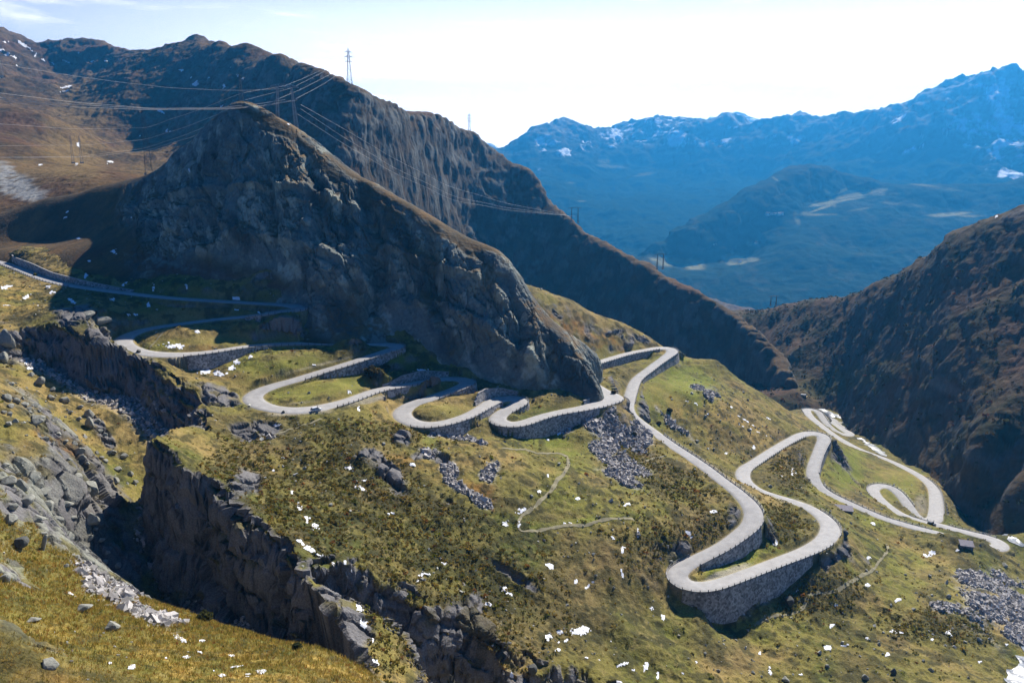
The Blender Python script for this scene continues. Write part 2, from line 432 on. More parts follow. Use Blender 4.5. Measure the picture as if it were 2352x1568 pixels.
RN = np.stack([-RT[:, 1], RT[:, 0], np.zeros(len(RT))], 1)      # to the left of travel
RPX = np.stack(to_px(RP[:, 0] / RP[:, 1], RP[:, 2] / RP[:, 1]), 1)
def road_at(px, py):
    """nearest road sample to a point of the survey photograph"""
    return int(np.argmin((RPX[:, 0] - px) ** 2 + ((RPX[:, 1] - py) * 1.4) ** 2))

# retaining walls: (kind, top line, foot line, label)
WALLS = [
 ('down', [(566,729),(640,714),(694,707),(708,706)], [(572,735),(640,748),(694,754),(709,746)], 'tall dark stone wall curving round the highest hairpin below the rock hill'),
 ('down', [(425,829),(470,821),(500,816),(567,800),(613,796.5)], [(397,850),(455,850),(500,838),(567,808),(613,799)], 'stone wall under the road bend above the largest pair of snow patches'),
 ('down', [(735,857),(785,843),(835,827),(890,811),(924,801)], [(735,869),(785,864),(835,851),(885,824),(924,808)], 'long low stone wall under the straight above the meadow with the dark shrub'),
 ('up', [(889,886),(938,863),(982,852),(1037,855)], [(889,887),(938,881),(982,872),(1037,864)], 'stone wall cut into the slope above the road beside a melting snow strip'),
 ('down', [(882,908),(930,899),(970,891)], [(884,913),(930,908),(970,893)], 'short low stone wall between two road levels next to the dark cleft'),
 ('down', [(1030,904),(1055,896),(1080,888),(1092,880)], [(1030,906),(1056,905),(1080,913),(1094,911)], 'curved stone wall holding up the hairpin at the foot of the cliff'),
 ('up', [(1100,925),(1106,904),(1125,894),(1162,892),(1186,900)], [(1101,927),(1109,921),(1128,913),(1160,908),(1186,905)], 'curved stone wall ringing the small hairpin from above'),
 ('down', [(988,984),(1018,982),(1050,976),(1070,970)], [(998,996),(1018,1003),(1048,1003),(1066,984)], 'short stone wall under the lowest left bend, above a grassy notch'),
 ('down', [(1092,956),(1120,944),(1146,929)], [(1096,963),(1122,951),(1147,936)], 'thin stone wall dividing the two legs of the small hairpin'),
 ('down', [(1187,945),(1203,936),(1217,924)], [(1189,950),(1205,942),(1220,932)], 'short parapet wall on the outside of the small hairpin'),
 ('down', [(1152,979),(1180,983),(1215,978),(1242,968),(1268,957),(1310,949),(1366,941)], [(1166,992),(1186,1005),(1216,1007),(1250,1004),(1272,996),(1318,981),(1366,946)], 'longest tall stone wall carrying the road below the rock nose'),
 ('up', [(1357,921),(1374,917),(1385,909)], [(1357,931),(1374,927),(1388,916)], 'pale concrete parapet wall at the foot of the rock nose'),
 ('down', [(1364,845),(1420,829),(1470,815),(1510,806)], [(1365,852),(1420,837),(1470,822),(1510,810)], 'straight stone wall below the road that comes out behind the rock nose'),
 ('down', [(1562,806),(1545,824),(1515,845),(1490,862),(1472,876)], [(1563,829),(1547,838),(1517,856),(1492,870),(1472,880)], 'stone wall along the bend that overlooks the green valley slope'),
 ('down', [(1567,1350),(1590,1357),(1618,1359),(1648,1353),(1720,1332),(1803,1301),(1858,1278)], [(1574,1368),(1594,1396),(1622,1415),(1682,1421),(1752,1401),(1820,1357),(1858,1292)], 'tallest grey stone wall under the nearest hairpin'),
 ('down', [(1612,1307),(1653,1279),(1712,1236),(1746,1208)], [(1622,1311),(1668,1299),(1722,1273),(1747,1230)], 'wedge of grey stone wall inside the nearest hairpin'),
 ('down', [(1913,1012),(1900,1046),(1888,1085)], [(1918,1022),(1913,1060),(1893,1096)], 'rough stone embankment wall facing the bright green slope'),
 ('up', [(0,584),(60,604),(107,627),(184,646),(245,658),(300,668)], [(0,592),(60,612),(107,634),(184,652),(245,663),(300,669.5)], 'long dark wall on the uphill side of the road entering at the picture edge'),
 ('up', [(705,780),(760,777),(858,780)], [(705,784),(760,784),(858,784)], 'low shaded stone wall on the uphill side under the cliff'),
]
def lerp_line(pts, n):
    p = np.asarray(pts, float); s = np.concatenate([[0], np.cumsum(np.linalg.norm(np.diff(p, axis=0), axis=1))])
    t = np.linspace(0, s[-1], n)
    return np.stack([np.interp(t, s, p[:, 0]), np.interp(t, s, p[:, 1])], 1)
DOWN_L, DOWN_R, UP_L, UP_R = [np.zeros(len(RP), bool) for _ in range(4)]
WALL_GEO = []
for kind, top, foot, lab in WALLS:
    # both lines run through the same stations
    n = 14
    ts = np.linspace(0, len(top) - 1, n * 2 - 1); tf = np.linspace(0, len(foot) - 1, n * 2 - 1)
    T = np.stack([np.interp(ts, range(len(top)), [p[k] for p in top]) for k in (0, 1)], 1)
    B = np.stack([np.interp(tf, range(len(foot)), [p[k] for p in foot]) for k in (0, 1)], 1)
    out = []
    ref = T if kind == 'down' else B
    idx = [road_at(*p) for p in ref]
    med = int(np.median(idx))      # stay on one leg of the road
    lo_, hi_ = max(0, med - 75), min(len(RP), med + 75)
    idx = [lo_ + int(np.argmin((RPX[lo_:hi_, 0] - x_) ** 2 + ((RPX[lo_:hi_, 1] - y_) * 1.4) ** 2)) for x_, y_ in ref]
    zs = smooth1(RP[idx, 2], 3)
    for (tx, ty), (bx, by), j, zr in zip(T, B, idx, zs):
        c = RP[j]
        if kind == 'down':
            a = PZ(tx, ty, zr / K + 0.15)
            dd = a[:2] - c[:2]; side = np.sign(dd @ RN[j, :2]) or 1
            a = np.array([*(c[:2] + RN[j, :2] * side * (RH[j] + .35)), zr + .1])   # on the very edge of the carriageway
            U, E = ray(bx, by)
            ub = a[:2] + RN[j, :2] * side * .5
            b = np.array([ub[0], ub[1], E * ub[1]])
            if b[2] > a[2] - .6: b[2] = a[2] - .6
            # batter: foot a little proud of the crown
            b[:2] = a[:2] + RN[j, :2] * side * min(.14 * (a[2] - b[2]), 2.5)
            b[2] = E * b[1]; b[2] = min(b[2], a[2] - .6)
        else:
            b0 = PZ(bx, by, zr / K)
            dd = b0[:2] - c[:2]; side = np.sign(dd @ RN[j, :2]) or 1
            b = np.array([*(c[:2] + RN[j, :2] * side * (RH[j] + .4)), zr])
            U, E = ray(tx, ty)
            a = b.copy(); a[:2] += RN[j, :2] * side * .4
            a[2] = max(E * a[1], b[2] + .7)
        out.append((a, b, RN[j] * side))
        fl = (DOWN_L if side > 0 else DOWN_R) if kind == 'down' else (UP_L if side > 0 else UP_R)
        fl[max(0, j - 3):j + 4] = True
    WALL_GEO.append((kind, out, lab))
if __name__ == '__main__' and globals().get('DEBUG_ROAD'):
    for (p, w, s_, h) in zip(ROAD, RW, RS, RHW):
        print(p[:2], 'D=%.0f z=%.1f s=%.0f x=%.0f' % (w[1] / K, w[2] / K, s_, w[0]))

RSIDE_L, RSIDE_R = DOWN_L | UP_L, DOWN_R | UP_R
# ------------------------------------------------------------------ terrain sheets
def zp(lst): return [PZ(*p) for p in lst]
def dp(lst): return [PD(*p) for p in lst]
def guard(lst): return [np.array([u * D, D, z]) * K for u, D, z in lst]

# hillside that carries the road
P_PTS = zp([(650,1000,-114),(800,1000,-117),(760,1100,-122),(600,1100,-118),(520,1010,-111),(900,1100,-127),(1000,1200,-135),(860,1240,-130),(1000,1350,-141),
 (1200,1100,-134),(1300,1200,-144),(1420,1290,-154),(1300,1400,-156),(1500,1450,-169),(1700,1490,-181),(1500,1540,-171),(1900,1400,-183),(2000,1300,-186),(2200,1350,-194),
 (2000,1540,-188),(2340,1450,-199),(2340,1560,-197),(2140,1209,-211),(2100,1199,-211),(2180,1218,-211.8),(2060,1187,-210.3),(2180,1226,-198.5),(2215,1234,-200.3),(2250,1242,-202.3),(2278,1249,-205),(2200,1262,-200.5),(2100,1250,-199),(2290,1275,-205),(1400,1000,-141),(1460,1060,-147),(1600,1160,-153),(1540,1220,-154),(1480,985,-144),(1438,948,-138.5),(1470,968,-143.4),
 (1640,830,-152),(1600,900,-152),(1700,950,-166),(1800,975,-181),(1660,865,-157),(1750,905,-173),(1840,962,-191),(1950,1080,-209),(2000,1080,-222),(2060,1120,-224),
 (1990,1022,-247),(2080,1068,-246),(2230,1190,-241),(2352,1250,-231),(2170,1130,-236),(2180,1180,-232),(2260,1235,-219),(2352,1300,-214),(2450,1300,-225),
 (100,700,-79),(0,700,-77),(0,650,-73),(200,735,-80),(60,745,-82),(150,690,-78),(250,720,-82),(400,760,-90),(500,765,-92),(600,750,-90),(-150,700,-76),(-150,600,-66),
 (700,750,-93),(800,740,-88),(380,780,-92.5),(420,800,-95),(640,830,-101),(560,860,-104),(700,820,-101),(480,880,-104),(540,900,-108),
 (680,905,-110.5),(780,890,-110),(900,862,-109.5),(880,848,-107),(940,830,-103),(980,840,-106),(1010,945,-121),(960,950,-121),(1150,945,-125.6),(1230,940,-127),(1300,925,-127.5),
 (1020,1030,-127),(1100,1020,-129),(1240,1030,-137),(1340,1000,-137),(1400,870,-133.5),(1430,850,-138),(1420,890,-134),(1665,1316,-164.8),(1700,1302,-165.8),(1752,1266,-167.3),(1800,1205,-170.5),(1850,1215,-170.8),
 (1800,1080,-179),(1780,1110,-177),(1840,1040,-183),(1860,1160,-178),(2000,1240,-193),(1800,1440,-182),(1640,1440,-180),(1550,1390,-169),
 (2100,1165,-216),(2120,1140,-224),(2030,1090,-222),(1930,953,-263),(1960,974,-267),(1985,998,-265),(1900,943,-258),(2004,1018,-258),(1932,1004,-250.5),(1960,1016,-250),(1905,978,-253),(2010,1150,-206),(2040,1172,-207),(2075,1188,-209.5),(1985,1140,-205),(2110,1197,-211),(1960,1120,-205)])
P_PTS += dp([(1200,657,545),(1240,700,520),(1300,690,566),(1360,720,566),(1400,730,560),(1480,768,566),(1492,785,545),(1440,775,550),(1390,790,530),(1300,770,510),(1330,820,490),])
P_PTS += guard([(.05,640,-152),(.12,640,-175),(.2,600,-182),(.2,680,-210),(.28,590,-192),(.33,612,-204),(.38,600,-216),(.3,680,-248),(.25,640,-210),(-.1,560,-95),(0,560,-105),(-.3,600,-78),(-.5,700,-85),(-.72,560,-62),(-.72,800,-90),(-.2,700,-110),
 (.0,800,-190),(.0,820,-230),(.15,820,-285),(.28,840,-320),(.33,790,-282),(.36,860,-320),(.40,900,-330),(.44,830,-300),(.5,700,-255),(.72,600,-215),(.72,420,-215),(.72,300,-195),(.6,1000,-330),(.3,1000,-370),(0,1000,-270),(-.4,1000,-140),(-.72,1000,-130),
 (.72,230,-185),(.5,200,-180),(.3,190,-172),(.1,200,-158),(.72,120,-150),(.3,110,-140),(.1,110,-132),(-.05,170,-145),(-.2,180,-128),(-.35,200,-115),(-.5,260,-96),(-.72,330,-80),(-.5,60,-90),(0,45,-90),(.5,60,-110),(-.2,100,-110),(-.1,430,-96),(-.2,445,-86),(0,430,-110),(.06,430,-122)])
# control from the road itself
for j in range(0, len(RP), 9):
    zr = RP[j, 2]
    L, R = RSIDE_L[j], RSIDE_R[j]
    if not (L or R): P_PTS.append(RP[j] + [0, 0, -.1])
    elif L and not R: P_PTS.append(RP[j] - RN[j] * (RH[j] + 1))
    elif R and not L: P_PTS.append(RP[j] + RN[j] * (RH[j] + 1))
for kind, out, lab in WALL_GEO:
    for a, b, n in out[::4]:
        if kind == 'down': P_PTS.append(b + n * .6 + [0, 0, -.3])
        else: P_PTS.append(a + n * 1.5 + [0, 0, -.2])
def thin(pts, d=3.0):
    out = []
    for p in pts:
        p = np.asarray(p, float)
        if all((p[0] - q[0]) ** 2 + (p[1] - q[1]) ** 2 > d * d for q in out): out.append(p)
    return out
P_PTS = thin(P_PTS)
TP = Tps(P_PTS, 2e-6)

# gorge floor, its near bank and the ridge in front
G_PTS = zp([(40,838,-95),(120,925,-106),(200,1035,-119),(300,1115,-127),(285,1260,-133),(235,1330,-135),(330,1402,-139),(600,1480,-147),(760,1540,-156),(900,1600,-168),(1100,1650,-173),(1300,1670,-178),(1500,1700,-182),
 (0,870,-86),(90,960,-96),(165,1010,-107),(0,1000,-90),(100,1080,-99),(200,1150,-113),(0,1150,-84),(150,1250,-102),(210,1290,-118),(0,1300,-78),(150,1380,-90),(60,1340,-84),(100,1190,-94),
 (0,1450,-66),(0,1560,-60),(300,1560,-66),(600,1565,-72),(800,1565,-78),(250,1395,-86),(330,1420,-86),(420,1438,-86),(500,1448,-86),(600,1466,-86),(700,1484,-86),(780,1515,-85),(845,1560,-83),
 (150,1480,-70),(400,1500,-75),(600,1510,-80)])
G_PTS += guard([(-.75,330,-90),(-.75,200,-78),(-.75,90,-58),(-.4,45,-46),(0,45,-52),(-.1,70,-70),(.05,80,-84),(.3,60,-80),(.72,60,-90),(.1,150,-135),(0,140,-126),(-.1,145,-122),(-.2,150,-118),(-.3,155,-112),(-.36,165,-112),
 (.2,240,-168),(0,240,-155),(-.2,250,-146),(-.3,270,-140),(-.42,300,-130),(-.5,330,-118),(-.6,400,-105),(.5,300,-180),(-.6,600,-110),(0,600,-180),(.5,600,-240),(.7,200,-165),(.4,140,-150),(-.75,600,-90)])
TG = Tps(G_PTS, 1e-6)

# top edge of the gorge walls
EDGE_PX = [(-120,735,-79),(0,752,-81),(70,752,-83),(130,765,-84),(200,778,-86),(258,808,-91),(320,832,-96),(385,868,-101),(440,912,-106),(488,960,-110),(500,1000,-112),(462,1022,-113),(440,1060,-115),(428,1105,-117),
 (470,1140,-119),(520,1180,-121),(575,1225,-123),(640,1290,-126),(690,1352,-128.5),(706,1378,-129.5),(728,1345,-131),(740,1306,-130),(800,1308,-132.5),(860,1325,-135),(930,1345,-138),(1000,1368,-141),(1060,1388,-144),(1120,1412,-147),(1180,1452,-151),(1240,1492,-154.5),(1340,1530,-160),(1430,1575,-166)]
EDGE = np.array([PZ(*p)[:2] for p in EDGE_PX])
EDGE = np.concatenate([EDGE, [EDGE[-1] + (60, -90)]])
PAR_SLAB = float(np.sum(np.linalg.norm(np.diff(EDGE[:EDGE_PX.index((728,1345,-131)) + 1], axis=0), axis=1)))
def edge_sd(X, Y):
    """signed distance to the cliff edge, positive on the road's side"""
    best = np.full(X.shape, 1e9, np.float32); sgn = np.ones(X.shape, np.float32); par = np.zeros(X.shape, np.float32)
    s0 = 0.0
    for a, b in zip(EDGE[:-1], EDGE[1:]):
        d = b - a; L2 = d @ d; L = math.sqrt(L2)
        t = np.clip(((X - a[0]) * d[0] + (Y - a[1]) * d[1]) / L2, 0, 1)
        dx = X - a[0] - t * d[0]; dy = Y - a[1] - t * d[1]
        q = dx * dx + dy * dy
        m = q < best
        best = np.where(m, q, best)
        sgn = np.where(m, np.sign(d[0] * dy - d[1] * dx), sgn)
        par = np.where(m, s0 + t * L, par)
        s0 += L
    return np.sqrt(best) * sgn, par

class Sheet: pass
def make_sheet(u0, u1, nu, d0, d1, nw):
    s = Sheet()
    s.us = np.linspace(u0, u1, nu); s.ws = np.linspace(math.log(d0 * K), math.log(d1 * K), nw)
    s.U, s.W = np.meshgrid(s.us.astype(np.float32), s.ws.astype(np.float32))
    s.Y = np.exp(s.W); s.X = s.U * s.Y
    s.nr, s.nc = nw, nu
    return s
def hit(s, px, py, off=0.0):
    """first point of the sheet on the sight line"""
    U, E = ray(px, py)
    if not s.us[0] <= U <= s.us[-1]: return None
    c = np.clip((U - s.us[0]) / (s.us[-1] - s.us[0]) * (s.nc - 1), 0, s.nc - 1.001)
    i = int(c); f = c - i
    col = (s.Z[:, i] * (1 - f) + s.Z[:, i + 1] * f) / s.Y[:, i]
    up = np.flatnonzero((col[1:] >= E) & (col[:-1] < E))
    if not len(up): return None
    k = up[0] + 1; k0 = k - 1
    t = 0 if k == k0 else (E - col[k0]) / max(col[k] - col[k0], 1e-9)
    y = math.exp(s.ws[k0] + (s.ws[k] - s.ws[k0]) * t)
    return np.array([U * y, y, E * y + off])
def height(s, x, y):
    U, W = x / y, math.log(y)
    c = np.clip((U - s.us[0]) / (s.us[-1] - s.us[0]) * (s.nc - 1), 0, s.nc - 1.001)
    r = np.clip((W - s.ws[0]) / (s.ws[-1] - s.ws[0]) * (s.nr - 1), 0, s.nr - 1.001)
    i, j = int(r), int(c); a, b = r - i, c - j
    Z = s.Z
    return float((Z[i, j] * (1 - b) + Z[i, j + 1] * b) * (1 - a) + (Z[i + 1, j] * (1 - b) + Z[i + 1, j + 1] * b) * a)
def normals(X, Y, Z):
    dx = np.stack([np.gradient(a, axis=1) for a in (X, Y, Z)], -1)
    dw = np.stack([np.gradient(a, axis=0) for a in (X, Y, Z)], -1)
    n = np.cross(dx, dw); n /= np.maximum(np.linalg.norm(n, axis=2, keepdims=True), 1e-9)
    return n.astype(np.float32)
def px_of(s):
    return to_px(s.X / s.Y, s.Z / s.Y)
def blob(s, lst, soft=.35, rough=.25, scale=12.0, depth=.3, seed=5):
    """mask of patches on the ground: each is found where its sight line meets the sheet"""
    m = np.zeros(s.X.shape, np.float32)
    PX, PY = s.pxy
    nzv = s.nz12 if scale == 12.0 else vnoise(s.X / scale, s.Y / scale, s.Z / scale, seed)
    for b in lst:
        px, py, rx, ry = b[:4]; ang = rad(b[4]) if len(b) > 4 else 0; st = b[5] if len(b) > 5 else 1.0
        h = hit(s, px, py)
        if h is None: continue
        R = max(rx, ry) * 1.6
        sel = (np.abs(PX - px) < R) & (np.abs(PY - py) < R) & (np.abs(s.W - math.log(h[1])) < depth)
        if not sel.any(): continue
        dx, dy = PX[sel] - px, PY[sel] - py
        ca, sa = math.cos(ang), math.sin(ang)
        q = np.sqrt(((dx * ca + dy * sa) / rx) ** 2 + ((-dx * sa + dy * ca) / ry) ** 2) + nzv[sel] * rough
        m[sel] = np.maximum(m[sel], sstep(1 + soft, 1 - soft, q) * st)
    return m
def sheet_mesh(s, name, mat, col, keep=None, label=None, kind='structure', rough=None):
    V = np.stack([s.X, s.Y, s.Z], -1).reshape(-1, 3)
    sm = True if rough is None else (rough[:-1, :-1] + rough[1:, 1:]).ravel() < .9
    if sm is not True and keep is not None: sm = sm[keep.ravel()]
    #  broken rock is faceted
    o = raw_mesh(name, V, quads(s.nr, s.nc, keep), mat, sm, None, col.reshape(-1, 3))
    return tag(o, label, None, None, kind)

# ---- near ground
N = make_sheet(-.80, .76, 1330, 44, 1000, 1420)
zP = (TP.grid(N.us, N.ws).astype(np.float32)) * N.Y
zG = (TG.grid(N.us, N.ws).astype(np.float32)) * N.Y
sd, par = edge_sd(N.X, N.Y)
# buttresses and gullies along the wall
gul = fbm(par, N.X * 0 + 7.3, sd * .1, 48, 2, 33) * 9 + fbm(par, N.X * 0 + 3.3, sd * .25, 20, 4, 31) * 8 + ridged(par, sd * .2, sd * 0, 9, 3, 77) * (2.2 + 2.5 * sstep(PAR_SLAB - 6, PAR_SLAB + 6, par))
sdn = sd + gul * sstep(30, 6, np.abs(sd))
crag = sstep(PAR_SLAB - 6, PAR_SLAB + 6, par)
cw = 14.0 + 5 * vnoise(par / 35, sd * 0, sd * 0, 9) + 17 * crag
m = sstep(-cw, 0.0, sdn)
tn = .12 * fbm(N.X, N.Y, N.X * 0, 16, 3, 35)
tq = m * 3.2 + tn * 6
tf = np.floor(tq); tr = tq - tf
m2 = np.clip((tf + sstep(.25, .95, tr) - tn * 6) / 3.2, 0, 1)      # steps and ledges
m = np.where((m > .01) & (m < .99), mix(m, m2, .6), m)
# ledges
zb = mix(zG, mix(np.maximum(zP, zG + 1.0), zP, sstep(12, 40, sd)), m)
cliff = sstep(.04, .2, m) * (1 - sstep(.9, 1.0, m)) * sstep(2, 8, zP - zG)
# carve and bank for the road
lo = np.full(N.X.shape, -1e9, np.float32); hi = np.full(N.X.shape, 1e9, np.float32)
dR = np.full(N.X.shape, 99, np.float32); zR = np.zeros(N.X.shape, np.float32)
SEG = 40
Xf, Yf = N.X.ravel(), N.Y.ravel()
lof, hif, dRf, zRf = lo.ravel(), hi.ravel(), dR.ravel(), zR.ravel()
for a in range(0, len(RP), SEG):
    b = min(a + SEG + 1, len(RP)); q = RP[a:b]
    sel = np.where((Xf > q[:, 0].min() - 16) & (Xf < q[:, 0].max() + 16) & (Yf > q[:, 1].min() - 16) & (Yf < q[:, 1].max() + 16))[0]
    for c in range(0, len(sel), 60000):
        i = sel[c:c + 60000]
        dx = Xf[i][:, None] - q[None, :, 0]; dy = Yf[i][:, None] - q[None, :, 1]
        d2 = dx * dx + dy * dy
        k = d2.argmin(1); r = np.arange(len(i)); d = np.sqrt(d2[r, k]); g = a + k
        side = dx[r, k] * RN[g, 0] + dy[r, k] * RN[g, 1]
        wall = np.where(side > 0, DOWN_L[g], DOWN_R[g]); wup = np.where(side > 0, UP_L[g], UP_R[g])
        h = RH[g] + .5 - .25 * (wall | wup)
        sl = np.where(wup, 5.0, 1.0)
        e = np.maximum(d - h, 0)
        ok = d < 15
        zz = RP[g, 2]
        rd = d - RH[g]
        nr_ = rd < dRf[i]
        lof[i] = np.where(nr_, np.where(ok, zz - np.where(wall, 25.0, 1.5) * e, -1e9), lof[i]); hif[i] = np.where(nr_, np.where(ok, zz + sl * e, 1e9), hif[i])
        zRf[i] = np.where(nr_, zz, zRf[i]); dRf[i] = np.where(nr_, rd, dRf[i])
lo, hi, dR, zR = [a.reshape(N.X.shape) for a in (lof, hif, dRf, zRf)]
free = sstep(.5, 7, dR)
# relief of turf and boulder ground
rel = (fbm(N.X, N.Y, N.X * 0, 46, 3, 3) * 2.0 + fbm(N.X, N.Y, N.X * 0, 13, 3, 4) * 1.1) * mix(1, .25, sstep(330, 372, N.Y) * sstep(170, 195, N.X))
near_r = sstep(60, 160, N.Y)
zb = zb + rel * free * (.35 + .65 * near_r) * (1 - .6 * sstep(120, 60, N.Y))
zb = np.minimum(np.maximum(zb, lo), hi)
flat = dR < .45
zb = np.where(flat, zR - .13, zb)
N.Z = zb.astype(np.float32)
n0 = normals(N.X, N.Y, N.Z)
slope = np.sqrt(np.maximum(1 - n0[..., 2] ** 2, 0)) / np.maximum(n0[..., 2], .05)
N.pxy = px_of(N)
N.nz12 = vnoise(N.X / 6, N.Y / 6, N.Z / 6, 55)
# rocky ground: cliffs by their slope, ribs and slabs where the photograph shows them
ribs = blob(N, [(170,725,45,22,-10),(20,790,45,35,40),(135,800,40,25,30),(60,1130,95,60,25),(195,1120,28,40,60),(120,1010,20,40,-35),(240,1000,12,60,-38),(850,1050,30,22,25),(925,1018,20,14,0),(1010,1055,15,10,0),(900,1100,20,40,-40),(565,1115,30,32,40),(500,915,60,22,25),(560,990,30,16,30),(620,985,35,14,10),(785,1440,60,110,-10),(1070,1440,60,60,0),(1690,1180,22,25,0),(1560,1280,25,25,0),
   (230,770,30,16,20),(270,812,40,12,25),(1030,1150,10,8,0),(1190,1330,60,8,35),(960,1050,14,10,0)], .3, .6)
rockm = np.maximum(sstep(.85, 1.35, slope + .25 * N.nz12) * sstep(1.0, 3.0, dR), cliff * sstep(.6, 1.0, slope))
rockm = np.maximum(rockm, ribs * sstep(.5, 2.5, dR))
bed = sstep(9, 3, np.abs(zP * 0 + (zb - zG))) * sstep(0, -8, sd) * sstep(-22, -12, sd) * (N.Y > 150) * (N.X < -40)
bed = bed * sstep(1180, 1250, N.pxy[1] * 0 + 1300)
scree_b = blob(N, [(1400,985,42,26,20),(1450,1000,40,22,20),(1390,1035,25,25,30),(1430,1075,48,26,30),(1385,940,20,10,0),(1060,1125,45,9,35),(1030,1085,16,14,30),(985,1045,22,10,20),(1010,1000,25,8,20),(1125,1090,14,20,50),(1600,893,14,8,10),(1632,905,14,9,10),(1560,985,36,7,40),
   (2300,1400,70,45,15),(2340,1450,40,40,0),(2240,1330,40,14,10),(1100,1150,22,8,30),(1080,1010,25,5,15),(620,1000,12,6,0),(250,1290,30,14,30),(215,1330,35,20,35),(270,1360,40,22,35),(330,1410,60,15,20),(1300,990,16,6,0),(2180,1400,30,12,10),(2260,1180,16,8,30),(160,1210,40,12,30)], .75, 1.0)
bed_only = bed
scree_b = np.maximum(scree_b, bed * .9) * sstep(.6, 2, dR)
# lumps of heath and grass
gx = np.stack([N.X, N.Y, N.Z], 0)
lump = (fbm(*gx, 4.6, 2, 61) * .75 + (1 - np.abs(vnoise(*(gx / 2.3), 62))) * .55 + vnoise(*(gx / 1.0), 63) * .22)
amp = sstep(.7, 3.5, dR) * (1 - rockm) * (1 - .5 * scree_b) * mix(.45, 1.0, sstep(70, 170, N.Y))
meadow = blob(N, [(620,850,120,22,-10),(560,780,250,14,0),(760,890,130,18,-8),(1020,945,60,18,0),(1300,935,90,12,-10),(1230,955,40,10,-20),(1560,890,60,50,30),(1500,880,40,60,0),(1950,1080,40,45,40),(1250,990,60,14,0),(1300,1030,60,20,0),(1700,1310,110,10,-20),(2050,1110,60,40,0),(2010,1060,30,10,0),(985,1010,18,16,0)], .4, .3)
amp = amp * (1 - .7 * meadow)
disp = lump * amp
# rock relief along the normal
st = np.stack([N.X * .55 + N.Y * .2, N.Y * .5 - N.X * .2, N.Z * .8 + N.X * .45], 0)
wobn = np.stack([fbm(*gx, 9, 3, 86), fbm(*gx, 9, 3, 87), fbm(*gx, 9, 3, 88)], 0) * 2.2
st = st + wobn
cd, cv = cells(*st, 4.2, 91)
cdb, cvb = cells(*(st * np.array([1, 1, .7], np.float32)[:, None, None]), 9.5, 97)
rk = ridged(*st, 12.0, 4, 71, .5) * 1.0 + cv * 1.1 * mix(1.0, .6, sstep(-20, -45, sd)) + cvb * 2.3 * mix(1.0, .35, sstep(-20, -45, sd)) - sstep(.12, 0, cd) * .6 - sstep(.10, 0, cdb) * 1.0 + fbm(*gx, 2.2, 3, 73) * .4
disp = disp + rk * rockm * mix(.6, 1.0, sstep(100, 220, N.Y))
sc_c, sc_v = cells(*gx, 1.25, 95)
disp = disp + scree_b * (1 - rockm) * (np.sqrt(np.clip(sc_c, 0, 1)) * .5 + sc_v * .25 - .2)
N.X = N.X + n0[..., 0] * disp * rockm; N.Y = N.Y + n0[..., 1] * disp * rockm
N.Z = N.Z + disp * mix(1.0, n0[..., 2], rockm)
capz = dR < 1.2
N.Z = np.where(capz, np.minimum(N.Z, zR + .2 * np.maximum(dR, 0) - .13 + .25 * sstep(.4, 1.2, dR)), N.Z)
N.X = N.X.astype(np.float32); N.Y = N.Y.astype(np.float32); N.Z = N.Z.astype(np.float32)
N.pxy = px_of(N)
# ---- colours of the ground, with some shade painted in
big = fbm(N.X, N.Y, N.Z, 38, 4, 21); mid = fbm(N.X, N.Y, N.Z, 9, 4, 22); fine = fbm(N.X, N.Y, N.Z, 1.6, 3, 23)
c = np.empty(N.X.shape + (3,), np.float32); c[:] = (.132, .112, .027)
c = mixc3(c, (.195, .138, .046), sstep(-.1, .45, big + mid * .6))
c = mixc3(c, (.090, .096, .017), sstep(.05, .5, -big + mid * .7))
green = blob(N, [(1570,880,70,55,35,1),(1500,930,40,60,20,.8),(1940,1075,45,60,45,1),(1870,1100,30,40,0,.5),(1250,1010,70,22,0,.9),(1330,1050,60,30,20,.8),(1300,1130,80,40,0,.5),(1480,1150,150,60,0,.4),(985,1010,20,18,0,.8),(1700,1290,110,22,-25,1),(1400,1190,160,10,-6,.7),(1300,1080,16,60,25,.6),
   (640,830,160,30,0,.6),(740,890,120,22,-8,.7),(1020,950,60,20,0,.5),(2100,1330,160,60,10,.45),(2000,1200,60,16,15,.7),(1640,1450,180,40,0,.5),(2050,1120,70,40,0,.6),(1560,1400,70,50,30,.4),(420,790,90,18,0,.4),(930,830,40,20,0,.5)], .6, .5, depth=.2)
c = mixc3(c, (.130, .148, .018), green * .85)
dark = blob(N, [(800,1100,170,80,20,.9),(960,1230,230,90,25,1),(700,1180,130,90,30,.8),(1120,1330,160,90,30,1),(1000,1400,160,60,20,.9),(1330,1440,120,50,20,.5),(560,1080,70,60,0,.7),(860,1000,150,25,5,.5),(1640,1210,60,40,0,.7),(1500,1250,60,40,0,.5),(100,1060,90,20,20,.5),(150,1180,60,40,0,.4),(1450,1050,40,20,0,.5),(1550,1120,80,30,20,.5),(1880,1370,100,40,0,.5),(2150,1440,110,30,5,.7),(1830,1110,40,20,0,.3),(1800,1195,40,25,20,.6),(2050,1060,50,14,10,.6),(120,690,90,14,0,.5),(180,750,110,18,20,.8),(860,860,26,14,0,1),(940,850,22,12,0,.6)], .7, .6, depth=.25)
c = mixc3(c, (.040, .040, .013), dark * sstep(-.35, .35, mid + .4 * fine + .25))  # dark heath, deepened with the slope's grazing shade painted into the colour
wide = fbm(N.X, N.Y, N.Z, 24, 3, 27)
c = mixc3(c, (.098, .070, .030), sstep(.0, .4, wide + .35 * mid) * .6 * (1 - .8 * meadow))
